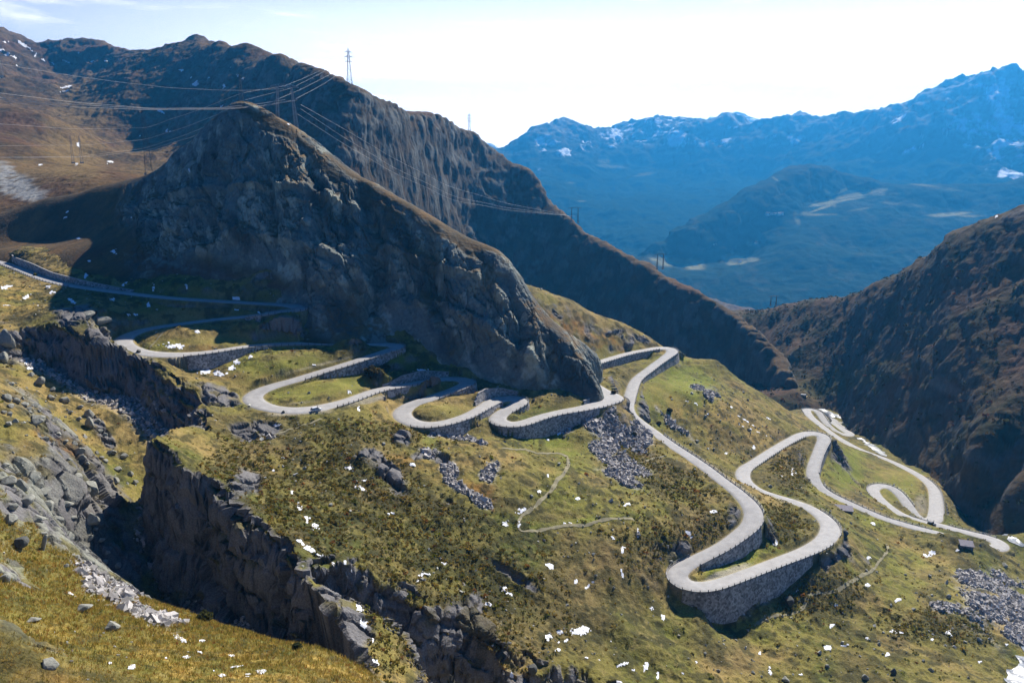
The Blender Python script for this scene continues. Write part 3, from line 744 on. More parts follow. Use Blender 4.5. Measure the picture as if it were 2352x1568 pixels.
rust = blob(N, [(150,1020,90,12,20,.9),(80,1110,40,14,20,.8),(210,1180,20,50,0,.6),(1110,1130,60,20,30,.7),(20,1540,120,30,10,.7),(930,1060,60,20,0,.4),(500,800,60,10,0,.3),(330,1460,160,20,15,.5),(1330,760,130,25,20,.6),(200,870,60,12,20,.7),(1700,1000,60,20,20,.35)], .6, .7, depth=.25)
c = mixc3(c, (.21, .085, .016), rust * sstep(-.3, .4, mid))
straw = blob(N, [(500,1530,330,50,8,1),(150,1480,160,50,15,.7),(750,1545,120,30,10,1),(620,860,100,20,0,.4),(1620,960,90,40,25,.6),(1720,1000,80,30,25,.6),(1480,720,250,50,18,.7),(30,690,60,25,0,.8),(1000,1080,120,20,15,.4)], .6, .6, depth=.5)
c = mixc3(c, (.29, .195, .050), straw * sstep(-.35, .35, mid + fine * .5))
tuss = fbm(*gx, 3.4, 3, 64) + .5 * lump
c = mixc3(c, (.036, .034, .012), sstep(.02, .42, tuss + .35 * mid - .12) * .75 * (1 - meadow * .75))
c = mixc3(c, (.27, .21, .075), sstep(.15, .5, -fine + mid * .2 - .3 * tuss) * .45)
# rock colour: grey, with lichen on the sunny bank and dark seams
rc = np.empty_like(c); rc[:] = (.175, .165, .158)
rc = mixc3(rc, (.235, .235, .185), sstep(-.1, .5, cv + mid) * sstep(-20, -60, sd) )
rc = mixc3(rc, (.075, .070, .068), sstep(.1, .6, fbm(N.X, N.Y, N.Z * .4, 7, 3, 25)) * .7)
rc = mixc3(rc, (.05, .045, .042), sstep(.10, 0, cd) * .7)
turf_on_rock = sstep(.15, .5, vnoise(*(gx / 5), 26) + .5 * fine) * sstep(.30, .55, n0[..., 2])
c = mixc3(c, rc, rockm * (1 - .75 * turf_on_rock))
scol = np.empty_like(c); scol[:] = (.30, .29, .285)
scol = scol * (1 + .55 * sc_v[..., None]) * (1 - .5 * bed_only[..., None])  # stream bed stones darkened: the cliff's shadow is painted in
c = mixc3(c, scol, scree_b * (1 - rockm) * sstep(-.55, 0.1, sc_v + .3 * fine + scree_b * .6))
# gravel shoulders and pull-outs
grav = blob(N, [(1660,1320,60,8,-20,1),(1615,1338,50,4,0,.5),(680,947,60,6,-3,1),(740,941,25,6,0,.8),(1825,1152,40,6,15,.9),(2115,1160,14,20,0,.6),(430,824,60,6,0,.8),(345,818,20,6,0,.7),(745,835,90,3,-14,.4),(840,921,60,6,-14,.8),(690,925,40,3,-6,.3)], .5, .4, depth=.06)
c = mixc3(c, (.30, .265, .20), np.maximum(grav * .8, sstep(.9, .1, dR) * .45 * (dR > -1)))
c = c * (1 + .18 * fine[..., None]) * (1 + .22 * big[..., None]) * mix(1.32, 1.0, rockm)[..., None]
N.col = np.clip(c, .004, .9)
N.rock, N.scree = rockm, scree_b
# the stretch under the carriageway stays bare
# ------------------------------------------------------------------ the rock hill behind the upper hairpins
H_PTS = dp([(-200,560,720),(-100,520,680),(0,490,640),(100,457,625),(230,427,600),(300,412,585),(340,400,570),(400,352,545),(470,292,520),(520,252,505),(555,246,500),(600,264,500),(660,287,505),(720,332,500),(790,392,490),(850,427,480),
 (930,472,470),(1000,512,462),(1080,562,452),(1130,582,446),(1170,622,440),(1192,672,436),(1230,732,428),(1290,792,420),(1340,832,414),(1362,872,409),(1369,905,404),
 (-150,585,600),(0,576,530),(80,602,497),(160,628,470),(300,652,452),(450,672,444),(560,682,441),(640,688,439),(690,697,436),(740,712,428),(850,745,424),(890,778,421),(960,822,414),(1060,862,409),(1110,878,406),(1160,885,404),(1200,893,403),(1260,906,402),(1310,918,402),(1355,926,402),
 (300,545,492),(330,480,530),(450,600,459),(450,480,484),(600,500,468),(600,400,484),(600,600,455),(750,550,455),(750,440,476),(750,650,440),(900,600,446),(1000,640,438),(1050,750,422),(1200,800,414),(900,720,432),(1130,680,432),(1290,860,411),(1150,820,412),
 (530,300,492),(500,380,490),(850,520,462),(660,340,494),(380,420,532),(400,530,480),(150,540,560),(60,540,585)])
# behind the crest
for px, py, D in [(0,490,640),(230,427,600),(400,352,545),(555,246,500),(660,287,505),(790,392,490),(930,472,470),(1080,562,452),(1170,622,440),(1230,732,428),(1340,832,414)]:
    p = PD(px, py, D)
    for dd, dz in ((28, -16), (75, -62)):
        H_PTS.append(np.array([p[0] * (1 + dd / p[1] * .7) + dd * .35, p[1] + dd, p[2] + dz]) * 1.0)
H_PTS += guard([(-.8,900,-95),(-.4,800,-110),(-.2,720,-130),(0,700,-150),(.14,640,-175),(.122,400,-141),(.122,440,-150),(.122,520,-166),(.115,386,-139),(.08,391,-138),(.04,388,-136),(.0,386,-134),(-.1,370,-124),(-.3,390,-104),(-.5,400,-98),(-.8,400,-100),(-.62,470,-84),(-.7,495,-82),(-.8,545,-80)])
TH = Tps(H_PTS, 2e-6)
B = make_sheet(-.80, .125, 860, 384, 800, 640)
B.Z = (TH.grid(B.us, B.ws) .astype(np.float32)) * B.Y
B.pxy = px_of(B)
B.nz12 = vnoise(B.X / 12, B.Y / 12, B.Z / 12, 56)
n1 = normals(B.X, B.Y, B.Z)
g = np.stack([B.X, B.Y, B.Z], 0)
PX, PY = B.pxy
slopeB = np.sqrt(np.maximum(1 - n1[..., 2] ** 2, 0)) / np.maximum(n1[..., 2], .05)
face = sstep(.50, .85, slopeB + .22 * fbm(*g, 22, 3, 41)) * sstep(250, 330, PX + .18 * (PY - 400) * 0 + 40 * B.nz12)
turfB = blob(B, [(620,280,70,10,25,1),(700,330,60,10,40,.9),(760,400,70,14,45,.9),(650,310,40,9,20,.8),(880,470,70,12,30,.8),(1000,530,70,10,28,.8),(1080,575,40,12,30,.8),(960,580,60,8,20,.5),(860,440,40,12,30,.8),(1120,640,14,30,0,.6),(880,520,20,50,10,.4),(1240,800,20,40,-40,.4),(600,640,160,22,15,.9),(430,640,120,18,8,.9),(820,700,20,50,0,.7)], .5, .6)
face = face * (1 - .85 * turfB)
# fissures that run down the face, blocks between them
wob = np.stack([fbm(*g, 16, 3, 181), fbm(*g, 16, 3, 182), fbm(*g, 16, 3, 183)], 0) * 5.0
gq = g + wob
q = np.stack([gq[0] * .9 + gq[1] * .35 + gq[2] * .18, gq[1] * .5, gq[2] * .34 - gq[0] * .10], 0)
cd, cv = cells(*q, 10.5, 191)
cd2, cv2 = cells(*(q * np.array([1, 1, 1.3], np.float32)[:, None, None]), 3.6, 195)
iu = np.clip((B.us - N.us[0]) / (N.us[-1] - N.us[0]) * (N.nc - 1), 0, N.nc - 1).round().astype(int)
iw = np.clip((B.ws - N.ws[0]) / (N.ws[-1] - N.ws[0]) * (N.nr - 1), 0, N.nr - 1).round().astype(int)
base_fade = .06 + .94 * sstep(0, 16, B.Z - N.Z[np.ix_(iw, iu)])      # the rock meets the verge cleanly
crown = .22 + .78 * sstep(1, 24, np.max(B.Z / B.Y, 0)[None] * B.Y - B.Z)
def along(s, lines):
    PX_, PY_ = s.pxy; out = np.zeros(s.X.shape, np.float32)
    for pts, wpx, dep in lines:
        best = np.full(s.X.shape, 1e9, np.float32)
        for (x0, y0), (x1, y1) in zip(pts[:-1], pts[1:]):
            L2 = (x1 - x0) ** 2 + (y1 - y0) ** 2
            t_ = np.clip(((PX_ - x0) * (x1 - x0) + (PY_ - y0) * (y1 - y0)) / L2, 0, 1)
            best = np.minimum(best, np.hypot(PX_ - x0 - t_ * (x1 - x0), PY_ - y0 - t_ * (y1 - y0)))
        best = best + 9 * s.nz12 + 6 * fbm(*g, 6, 3, 177)
        out = out + dep * np.exp(-np.clip(best / wpx, -.3, 9) ** 2)
    return out
chim = along(B, [([(835,425),(862,540),(872,650),(850,740)],20,10), ([(1000,520),(985,640),(1010,740),(1050,830)],15,7), ([(690,320),(735,430),(740,540),(700,650)],14,6), ([(1165,640),(1200,740),(1175,860)],13,6), ([(560,290),(520,420),(480,560)],14,5), ([(420,370),(380,470),(350,560)],12,4), ([(940,490),(930,600),(950,760)],10,4.5), ([(1260,780),(1270,850),(1250,890)],9,4), ([(620,430),(640,560),(600,660)],10,4),
   ([(330,480),(450,440),(560,430),(700,440),(820,480)],9,-3.5), ([(420,590),(560,540),(700,560),(820,620)],9,-3), ([(880,560),(980,600),(1100,640),(1160,690)],9,-3.5), ([(900,700),(1000,690),(1120,760),(1230,830)],9,-3)])
rk = fbm(*q, 42, 2, 170) * 6.0 + ridged(*q, 20, 6, 171, .62) * 5.6 - chim + cv * 1.5 + cv2 * .9 - sstep(.10, 0, cd) * .8 - sstep(.10, 0, cd2) * .5 + fbm(*g, 2.6, 3, 173) * .8
lump = fbm(*g, 5, 3, 161) * .6 + (1 - np.abs(vnoise(*(g / 2.5), 162))) * .3
edge_fade = sstep(392, 404, B.Y / K)
d = (rk * face + lump * (1 - face)) * crown * base_fade
for a, k in (('X', 0), ('Y', 1), ('Z', 2)):
    setattr(B, a, (getattr(B, a) + n1[..., k] * d * (.35 + .65 * edge_fade)).astype(np.float32))
B.pxy = px_of(B)
mid = fbm(*g, 14, 4, 122); fine = fbm(*g, 2.2, 3, 123)
c = np.empty(B.X.shape + (3,), np.float32); c[:] = (.095, .062, .026)
c = mixc3(c, (.15, .085, .03), sstep(-.1, .5, mid + .4 * fine))
c = mixc3(c, (.045, .036, .018), sstep(.0, .5, -mid + .5 * fine) * .8)
rb = blob(B, [(480,640,220,26,12,1),(620,665,120,20,10,.8),(350,610,80,24,20,.7)], .6, .5)
c = mixc3(c, (.085, .030, .018), rb * .8)
rc = np.empty_like(c); rc[:] = (.165, .180, .160)
rc = mixc3(rc, (.34, .355, .285), sstep(-.05, .5, cv2 * .5 + mid + .3 * fine))
rc = mixc3(rc, (.045, .048, .050), sstep(.0, .45, fbm(q[0], q[1], q[2] * .35, 9, 4, 125)) * .8)
rc = mixc3(rc, (.03, .03, .032), sstep(.07, 0, cd2) * .45 * sstep(-.2, .4, fine))
rc = mixc3(rc, (.11, .085, .03), sstep(.25, .6, mid + .5 * fine) * .4)
n2 = normals(B.X, B.Y, B.Z)
ledge = sstep(.42, .72, n2[..., 2]) * sstep(-.3, .3, mid + fine)
c = mixc3(c, rc, face * (1 - .8 * ledge))
B.col = np.clip(c * (1 + .15 * fine[..., None]), .004, .9); B.face = face

# ------------------------------------------------------------------ left mountain and the pass behind it
L_PTS = dp([(-150,20,3000),(0,68,3000),(30,75,3000),(60,97,2900),(110,116,2800),(165,104,2750),(215,96,2700),(240,106,2650),(262,121,2550),(300,124,2450),(340,112,2300),(372,106,2150),(395,108,2300),(425,95,2400),(440,89,2400),(458,91,2350),(488,106,2050),
 (520,103,1860),(560,103,1720),(640,128,1460), (0,110,2500),(150,160,2500),(250,170,2300),(0,170,2000),(165,235,1900),(120,200,2100),(150,330,1350),(180,300,1500),(190,380,1100),(100,380,980),(0,385,930),(60,330,1080),(0,250,1450),(80,260,1400),(0,320,1150),(40,430,830),(0,450,800),(90,440,780),(200,410,800),
 (300,250,1750),(400,200,1800),(400,150,1900),(480,160,1780),(300,200,1850),(300,330,1600),(400,320,1550),(500,300,1400),(250,400,1150),(230,330,1500),(600,200,1440),(600,250,1400),(560,250,1420),(650,260,1330),(560,180,1560),(600,330,1330),(350,290,1680),(450,260,1590),(380,380,1300)])
for px, py, D in [(0,68,3000),(215,96,2700),(440,89,2400),(560,103,1720),(690,147,1320),(800,188,1100),(930,258,1200),(1080,304,1500),(1232,405,1530),(1310,502,1440),(1430,580,1300),(1560,655,1165),(1690,727,1030),(1770,825,900),(1852,942,770)]:
    p = PD(px, py, D); dd = p[1] * .09
    L_PTS.append(np.array([p[0] + p[0] / p[1] * dd + dd * .5, p[1] + dd, p[2] - dd * .75]))
L_CREST = [(520,103,1860),(560,103,1720),(640,128,1460),(690,147,1320),(715,152,1290),(760,164,1180),(800,188,1100),(835,210,1100),(870,226,1130),(930,258,1200),(950,265,1230),(1000,271,1330),(1040,283,1420),(1080,304,1500),(1116,330,1530),(1160,366,1545),(1205,388,1545),(1232,405,1530),(1244,437,1510),(1262,460,1490),(1290,490,1460),(1310,502,1440),(1345,535,1395),(1400,566,1330),(1430,580,1300),(1500,622,1225),(1560,655,1165),(1600,670,1130),(1650,698,1080),(1690,727,1030),(1730,768,970),(1770,825,900),(1800,870,850),(1830,915,800),(1852,942,770)]
cr_ = np.array(L_CREST, float); xs_ = np.arange(690, 1852, 13.0)
for x_, y_, D_ in zip(xs_, np.interp(xs_, cr_[:, 0], cr_[:, 1]), smooth1(np.interp(xs_, cr_[:, 0], cr_[:, 2]), 5)):
    p = PD(x_, y_, D_)
    L_PTS.append(p); L_PTS.append(np.array([p[0] * 1.02, p[1] * 1.02, p[2] - .005 * p[1]]))
    f_ = sstep(720, 860, x_)                      # steep shaded flank below the crest
    for run, fall in ((26, 22), (80, 95), (150, 188)):
        L_PTS.append(p + np.array([-.12 * run, -run, -fall * (.55 + .45 * f_)]) * 1.0)
L_PTS += guard([(-.85,3900,200),(-.4,3700,0),(-.1,3200,-250),(0.1,2800,-400),(.3,2400,-500),(.45,1500,-460),(.385,745,-276),(.395,785,-290),(.39,705,-275),(.41,705,-284),(.40,745,-285),(.44,1200,-420),(.44,1000,-380),(.44,880,-350),(.44,780,-320),(.43,680,-300),(.40,860,-330),(.41,1000,-360),(.40,1200,-400),(.2,640,-230),(0,640,-180),(-.2,650,-130),(-.4,640,-80),(-.6,640,-70),(-.85,640,-60),(-.85,2000,150),(-.85,1200,10)])
TL = Tps(thin(L_PTS, 6), 2e-5)
def mountain(T, u0, u1, nu, d0, d1, nw, seed, amp, rib=0.0, sharp=0.0, craggy=False):
    s = make_sheet(u0, u1, nu, d0, d1, nw)
    s.Z = T.grid(s.us, s.ws).astype(np.float32) * s.Y
    n = normals(s.X, s.Y, s.Z); g = np.stack([s.X, s.Y, s.Z], 0)
    sl = np.sqrt(np.maximum(1 - n[..., 2] ** 2, 0)) / np.maximum(n[..., 2], .05)
    A = amp
    gw = g + 14 * A * np.stack([fbm(*g, 60 * A, 2, seed + 5), fbm(*g, 60 * A, 2, seed + 6), 0 * g[0]])
    r1 = ridged(*gw, 95 * A, 5, seed, .52) * (.45 if rib else 1); r2 = fbm(*g, 26 * A, 4, seed + 1); r3 = fbm(*g, 7 * A, 3, seed + 2)
    rough_ = sstep(.35, .95, sl + .25 * r2)
    d = (r1 * 5.5 + r2 * 3.0) * A * (.35 + .65 * rough_) + r3 * 1.0 * A
    if craggy:   # broken summits far away
        d = d + (ridged(*gw, 190, 5, seed + 40, .6) - .4) * 26 * sstep(1350, 2200, s.Y) + (ridged(*gw, 60, 4, seed + 41, .6) - .4) * 7 * sstep(900, 1400, s.Y)
    if sharp:    # alpine arêtes and couloirs, strongest near the tops
        hh = sstep(-500, 500, s.Z)
        d = d + sharp * ((ridged(*gw, 1500, 6, seed + 30, .55) - .45) * 230 * (.45 + .55 * hh) + (ridged(*g, 300, 5, seed + 31, .6) - .5) * 75 * (.4 + .6 * hh))
    if rib:      # spurs that run down the slope
        tt = g[0] * .62 + g[1] * -.60 + g[2] * .5
        d = d + rib * ridged(tt + 10 * r2, g[2] * .16, 0 * tt, 75, 4, seed + 20, .5)
    cdl, cvl = cells(*((g + 5 * A * np.stack([r2, r3, fbm(*g, 18 * A, 3, seed + 8)])) * np.array([.8, .6, .85], np.float32)[:, None, None]), 13 * A, seed + 9)
    d = d + (cvl * 1.6 - sstep(.12, 0, cdl) * 1.6) * A * rough_ * (.35 if rib else 1)
    for a, k in (('X', 0), ('Y', 1), ('Z', 2)):
        setattr(s, a, (getattr(s, a) + n[..., k] * d).astype(np.float32))
    s.pxy = px_of(s); s.nz12 = vnoise(*(g / (14 * A)), seed + 3)
    s.hf = fbm(*g, 3.0 * A, 3, seed + 12)
    s.r1, s.r2, s.r3, s.rough, s.g, s.n, s.cv = r1, r2, r3, rough_, g, normals(s.X, s.Y, s.Z), cvl
    return s
LM = mountain(TL, -.84, .379, 1120, 630, 3700, 820, 301, 1.0, craggy=True)
c = np.empty(LM.X.shape + (3,), np.float32); c[:] = (.105, .064, .026)
c = mixc3(c, (.165, .100, .038), sstep(-.1, .5, LM.r2 + .3 * LM.r3))
c = mixc3(c, (.060, .046, .022), sstep(0, .5, -LM.r2 + .4 * LM.r3) * .8)
c = mixc3(c, (.13, .055, .025), sstep(.15, .5, vnoise(*(LM.g / 60), 311) + .4 * LM.r3) * .45)
rc = np.empty_like(c); rc[:] = (.080, .079, .074)
rc = mixc3(rc, (.15, .148, .13), sstep(0, .6, LM.cv + .4 * LM.r3)); rc = mixc3(rc, (.05, .05, .05), sstep(.1, .5, -LM.r3 - .2 * LM.cv) * .7)
rlm = blob(LM, [(900,330,120,60,40,1),(1050,420,140,70,40,1),(1180,480,90,90,40,1),(1250,520,60,60,45,.8),(640,170,110,40,15,.8),(500,150,90,30,0,.6),(40,400,90,50,30,1),(120,420,60,30,0,.8),(260,350,70,30,0,.6),(350,340,60,40,0,.6),(1130,350,60,30,30,.8),(1400,640,60,40,40,.4),(60,270,60,20,60,.6),(180,400,60,20,10,.9)], .6, .8, depth=.4)
rk = np.clip(sstep(.45, 1.0, LM.rough * .8 + rlm * .55 + .25 * LM.r2 + .2 * LM.cv), 0, 1) * (1 - .7 * sstep(.55, .8, LM.n[..., 2]))
c = mixc3(c, rc, rk * (.55 + .45 * sstep(-.2, .3, LM.r3 + .5 * LM.cv)))
floor = blob(LM, [(190,250,60,60,0,.8),(170,360,60,70,0,1),(60,385,110,20,0,.8),(350,385,60,14,0,.7),(480,290,50,10,-20,.5),(330,345,90,10,0,.5)], .6, .6, depth=.5)
c = mixc3(c, (.22, .145, .05), floor * .8)
slab = blob(LM, [(30,420,60,26,30,1),(70,445,60,20,25,1),(20,395,30,14,40,1)], .5, .5, depth=.4)
c = mixc3(c, (.33, .32, .29), slab * sstep(-.4, .2, LM.r3 + .3))
LM.col = np.clip(c * .85, .004, .9)

# ------------------------------------------------------------------ right mountain
R_TOP = [(1640,745,1500),(1700,724,1250),(1750,716,1180),(1800,706,1115),(1850,698,1055),(1900,691,1005),(1960,682,950),(2000,671,912),(2030,658,888),(2060,640,860),(2130,588,820),(2180,552,795),(2200,535,786),(2280,495,755),(2352,463,732),(2450,430,705),(2600,380,670)]
R_FOOT = [(1760,870,940),(1790,880,900),(1830,895,850),(1850,905,822),(1870,922,830),(1910,945,800),(1960,975,745),(2005,1012,692),(2040,1036,655),(2080,1064,612),(2130,1105,560),(2170,1130,532),(2200,1165,512),(2240,1185,492),(2300,1195,475),(2352,1205,460),(2500,1200,450)]
R_PTS = dp(R_TOP + R_FOOT + [(2230,1085,512),(2290,1075,503),(2352,1058,496),(2200,1120,522),(2352,1140,468),(2260,1140,492)])
rta, rfa = np.array(R_TOP, float), np.array(R_FOOT, float)
for x_ in np.arange(1790, 2500, 42.0):
    A_ = PD(x_, np.interp(x_, rta[:, 0], rta[:, 1]), np.interp(x_, rta[:, 0], rta[:, 2]))
    B_ = PD(x_, np.interp(x_, rfa[:, 0], rfa[:, 1]), np.interp(x_, rfa[:, 0], rfa[:, 2]))
    for w_ in (.3, .65):
        R_PTS.append(A_ + (B_ - A_) * w_ + np.array([0, 0, 4 * math.sin(math.pi * w_)]))
for px, py, D in R_TOP[1::2]:
    p = PD(px, py, D)
    for dd, dz in ((45, -8), (170, -60)):
        R_PTS.append(np.array([p[0] + p[0] / p[1] * dd + dd * .2, p[1] + dd, p[2] + dz]))
rt_ = np.array(R_TOP, float)
for x_ in np.arange(1700, 2590, 24.0):
    p = PD(x_, np.interp(x_, rt_[:, 0], rt_[:, 1]), np.interp(x_, rt_[:, 0], rt_[:, 2])); R_PTS.append(p); R_PTS.append(np.array([p[0] * 1.022, p[1] * 1.022, p[2] - .006 * p[1]]))
R_PTS += guard([(.95,430,-200),(.95,600,-60),(.95,760,40),(.95,2000,-150),(.5,2100,-500),(.25,2000,-600),(.3,700,-280),(.42,560,-258),(.5,440,-245),(.7,400,-235),(.95,380,-225)])
TR = Tps(thin(R_PTS, 5), 1.5e-5)
RM = mountain(TR, .24, .98, 760, 400, 2200, 640, 401, .85, rib=9.0)
c = np.empty(RM.X.shape + (3,), np.float32); c[:] = (.095, .064, .030)
c = mixc3(c, (.045, .042, .017), sstep(-.1, .4, RM.r2 + .5 * RM.r3))
c = mixc3(c, (.145, .085, .045), sstep(.15, .6, -RM.r2 + .5 * RM.r3) * .8)
c = mixc3(c, (.115, .060, .040), sstep(.1, .5, vnoise(*(RM.g / 30), 411) + .4 * RM.r3) * .5)
c = mixc3(c, (.11, .105, .10), sstep(.7, 1.0, RM.rough + .4 * RM.cv) * sstep(.7, .45, RM.n[..., 2]) * .8)
gr = blob(RM, [(1950,870,120,26,-15,.8),(2050,1040,60,14,30,.5),(2330,1200,40,20,0,.6),(2010,1010,30,16,30,.7)], .6, .6)
c = mixc3(c, (.11, .105, .03), gr * .7)
scr = blob(RM, [(2160,880,50,10,25,.8),(2340,490,60,8,-25,.8)], .6, .8)
c = mixc3(c, (.22, .20, .19), scr * .7)
RM.col = np.clip(c * .78, .004, .9)

# ------------------------------------------------------------------ ranges across the main valley
F_PTS = dp([(1040,400,8500),(1110,352,8600),(1150,350,8600),(1175,325,8800),(1200,302,9000),(1240,281,9200),(1270,276,9400),(1290,277,9500),(1320,277,9500),(1350,284,9500),(1388,296,9700),(1430,281,10000),(1455,279,10000),(1480,271,10100),(1508,257,10200),(1530,266,10200),(1545,275,10100),(1580,281,10000),(1622,287,9800),
 (1660,290,9600),(1695,281,9400),(1705,274,9300),(1722,282,9300),(1745,291,9000),(1790,290,8800),(1818,274,8600),(1840,271,8500),(1870,281,8400),(1905,272,8300),(1925,276,8300),(1945,259,8250),(1960,266,8200),(1990,253,8200),(2015,262,8100),(2040,255,8100),(2072,247,8000),(2085,238,7900),(2095,229,7800),(2120,222,7700),(2150,203,7600),(2180,199,7550),(2200,189,7500),(2225,185,7450),(2250,180,7400),(2290,172,7300),(2320,161,7250),(2352,168,7200),(2420,185,7100),(2600,170,7000),
 (1180,430,7300),(1250,400,8000),(1300,500,6600),(1400,340,9000),(1400,450,7500),(1420,600,5200),(1500,330,9000),(1500,530,6100),(1550,606,5350),(1620,600,5300),(1650,700,4500),(1600,420,7600),(1700,380,8000),(1750,480,6400),(1700,600,5200),(1800,600,5050),(1750,400,7800),(1850,360,7500),(1900,470,6000),(1950,455,6050),(1980,430,6200),(1900,650,4600),(1840,495,5950),(2000,350,6900),
 (2000,520,5600),(2100,440,5950),(2100,340,6700),(2200,430,5800),(2200,492,5450),(2300,490,5350),(2200,300,6600),(2300,300,6400),(2352,420,5700),(2352,350,6100),(2352,260,6700),(2100,600,4700),(2200,600,4650),(2352,560,4750),(1980,420,6350),(1800,395,7300)])
for px, py, D in [(1110,352,8600),(1200,302,9000),(1290,277,9500),(1388,296,9700),(1508,257,10200),(1622,287,9800),(1745,291,9000),(1840,271,8500),(1990,253,8200),(2095,229,7800),(2200,189,7500),(2352,168,7200),(2600,170,7000)]:
    p = PD(px, py, D); dd = 900 * K
    F_PTS.append(np.array([p[0] + p[0] / p[1] * dd, p[1] + dd, p[2] - dd * .5]))
F_PTS += guard([(-.9,3000,-900),(-.9,6000,-700),(-.9,12000,-400),(-.4,9000,-700),(-.2,9000,-500),(-.4,3200,-950),(0,3200,-980),(.3,3200,-1000),(.6,3000,-980),(.98,3000,-900),(.98,6000,100),(.98,9000,700),(0,12000,-700),(.4,12500,-500),(-.9,12600,-700),(.98,12600,-100),(.2,12600,-700),(0.02,6000,-850),(-.05,7600,-650)])
TF = Tps(thin(F_PTS, 30), 3e-6)
FM = mountain(TF, -.92, .98, 1250, 2700, 12600, 720, 501, 11.0, sharp=1.0)
c = np.empty(FM.X.shape + (3,), np.float32); c[:] = (.022, .036, .020)
zz = FM.Z / K
hi_ = sstep(-250, 250, zz + 160 * FM.r2)
c = mixc3(c, (.070, .060, .040), hi_); c = mixc3(c, (.32, .31, .29), sstep(60, 600, zz + 260 * FM.r3) * sstep(-.5, .3, FM.r3 + FM.cv * .5))
c = mixc3(c, (.05, .05, .05), sstep(.1, .5, FM.r2) * hi_ * .6)
mead = blob(FM, [(1335,462,12,2,0,.7),(1400,382,30,3,5,.6),(1560,352,40,3,0,.5),(1390,370,14,5,0,.5),(1310,420,14,3,0,.5),(1480,400,20,3,-10,.4)], .5, .6, depth=.3)
c = mixc3(c, (.22, .20, .10), mead)
snb = blob(FM, [(1420,312,70,26,-10,.7),(1500,300,60,24,-20,.8),(1330,340,60,20,-20,.6),(1560,320,60,26,20,.6),(1700,290,60,14,0,.5),(1250,330,50,26,-30,.5),(2060,275,26,7,-30,1),(2150,300,60,10,-25,.9),(2200,280,60,30,-20,.6),(2290,330,70,60,40,.8),(2330,370,40,50,40,.8),(2300,220,60,36,0,.6),(1800,320,80,20,0,.5),(1650,330,60,20,0,.5),(2350,280,40,40,0,.7),(1240,385,20,10,0,.4),(2090,345,40,6,-25,.8)], .7, .5, depth=.3)
sn = sstep(.30, .50, snb * (.5 + .75 * FM.r3 + .30 * FM.cv + .6 * FM.hf) + .42 * sstep(150, 600, zz) * (FM.hf + FM.r3))
c = mixc3(c, (.80, .81, .82), sn)
FM.col = np.clip(c, .004, .9)
# wooded spur that stands in front of the range
W_TOP = [(1180,700,4000),(1290,668,4200),(1400,622,4350),(1470,580,4500),(1540,540,4650),(1620,492,4850),(1700,447,5050),(1780,405,5250),(1830,383,5350),(1880,373,5400),(1930,388,5350),(1980,404,5300),(2050,420,5200),(2130,418,5150),(2220,408,5100),(2352,398,5050),(2500,385,5000)]
W_PTS = []
wt_ = np.array(W_TOP, float)
for x_ in np.arange(1190, 2500, 45.0):
    p = PD(x_, np.interp(x_, wt_[:, 0], wt_[:, 1]), np.interp(x_, wt_[:, 0], wt_[:, 2])); W_PTS.append(p)
    W_PTS.append(p * np.array([1.03, 1.03, 1]) - np.array([0, 0, 70])); W_PTS.append(p * np.array([1.2, 1.2, 1]) - np.array([0, 0, 620]))
W_PTS += dp([(1300,760,3700),(1480,588,4545),(1480,614,4360),(1535,590,4560),(1535,616,4370),(1595,592,4570),(1595,618,4380),(1690,580,4620),(1690,608,4410),(1740,580,4560),(1600,720,3900),(1800,560,4500),(1800,680,3950),(1880,460,5070),(1880,490,4850),(1940,440,5150),(1940,472,4930),(2010,436,5130),(2000,560,4480),(2200,484,4800),(2200,499,4650),(2100,640,4050),(2352,500,4650),(2352,650,4000)]) + guard([(-.2,3200,-1040),(.2,3000,-1040),(.6,3000,-1020),(.98,3200,-900),(.98,5000,0),(.98,6500,-400),(-.2,5000,-1100),(-.2,6500,-1200),(.3,6800,-900)])
TW = Tps(thin(W_PTS, 30), 1e-5)
WM = mountain(TW, -.1, .96, 900, 3000, 6600, 420, 701, 7.0, sharp=.4)
cw_ = np.empty(WM.X.shape + (3,), np.float32); cw_[:] = (.030, .044, .030)
cw_ = mixc3(cw_, (.045, .042, .026), sstep(-280, -60, WM.Z / K + 90 * WM.r2))
cw_ = mixc3(cw_, (.075, .07, .045), sstep(.15, .5, WM.r3 + .4 * WM.cv) * .5)
mead = blob(WM, [(1530,602,50,9,3,1),(1592,606,26,10,0,1),(1685,592,24,8,-5,1),(1692,603,20,6,0,1),(1730,597,14,5,0,.8),(2190,492,50,3.5,-3,1),(2230,496,30,4,0,.9),(1905,466,55,3,-10,1),(1960,449,50,4,-10,1),(1930,440,40,2.5,-22,.9),(1990,436,36,2.5,10,.8),(1880,481,40,2.5,-20,.9),(1870,493,34,3,0,.9),(1905,452,5,18,-30,.9),(1850,490,10,5,0,.9),(1830,500,5,12,-20,.6),(1765,402,12,2,25,.8),(1782,412,14,2,35,.8),(2020,445,40,3,0,.5),(2150,430,60,3,8,.5),(1720,560,6,5,0,.6),(1980,480,30,3,-8,.4),(2080,470,40,3,5,.4)], .5, .7, depth=.3)
cw_ = mixc3(cw_, (.25, .225, .11), mead)
WM.col = cw_
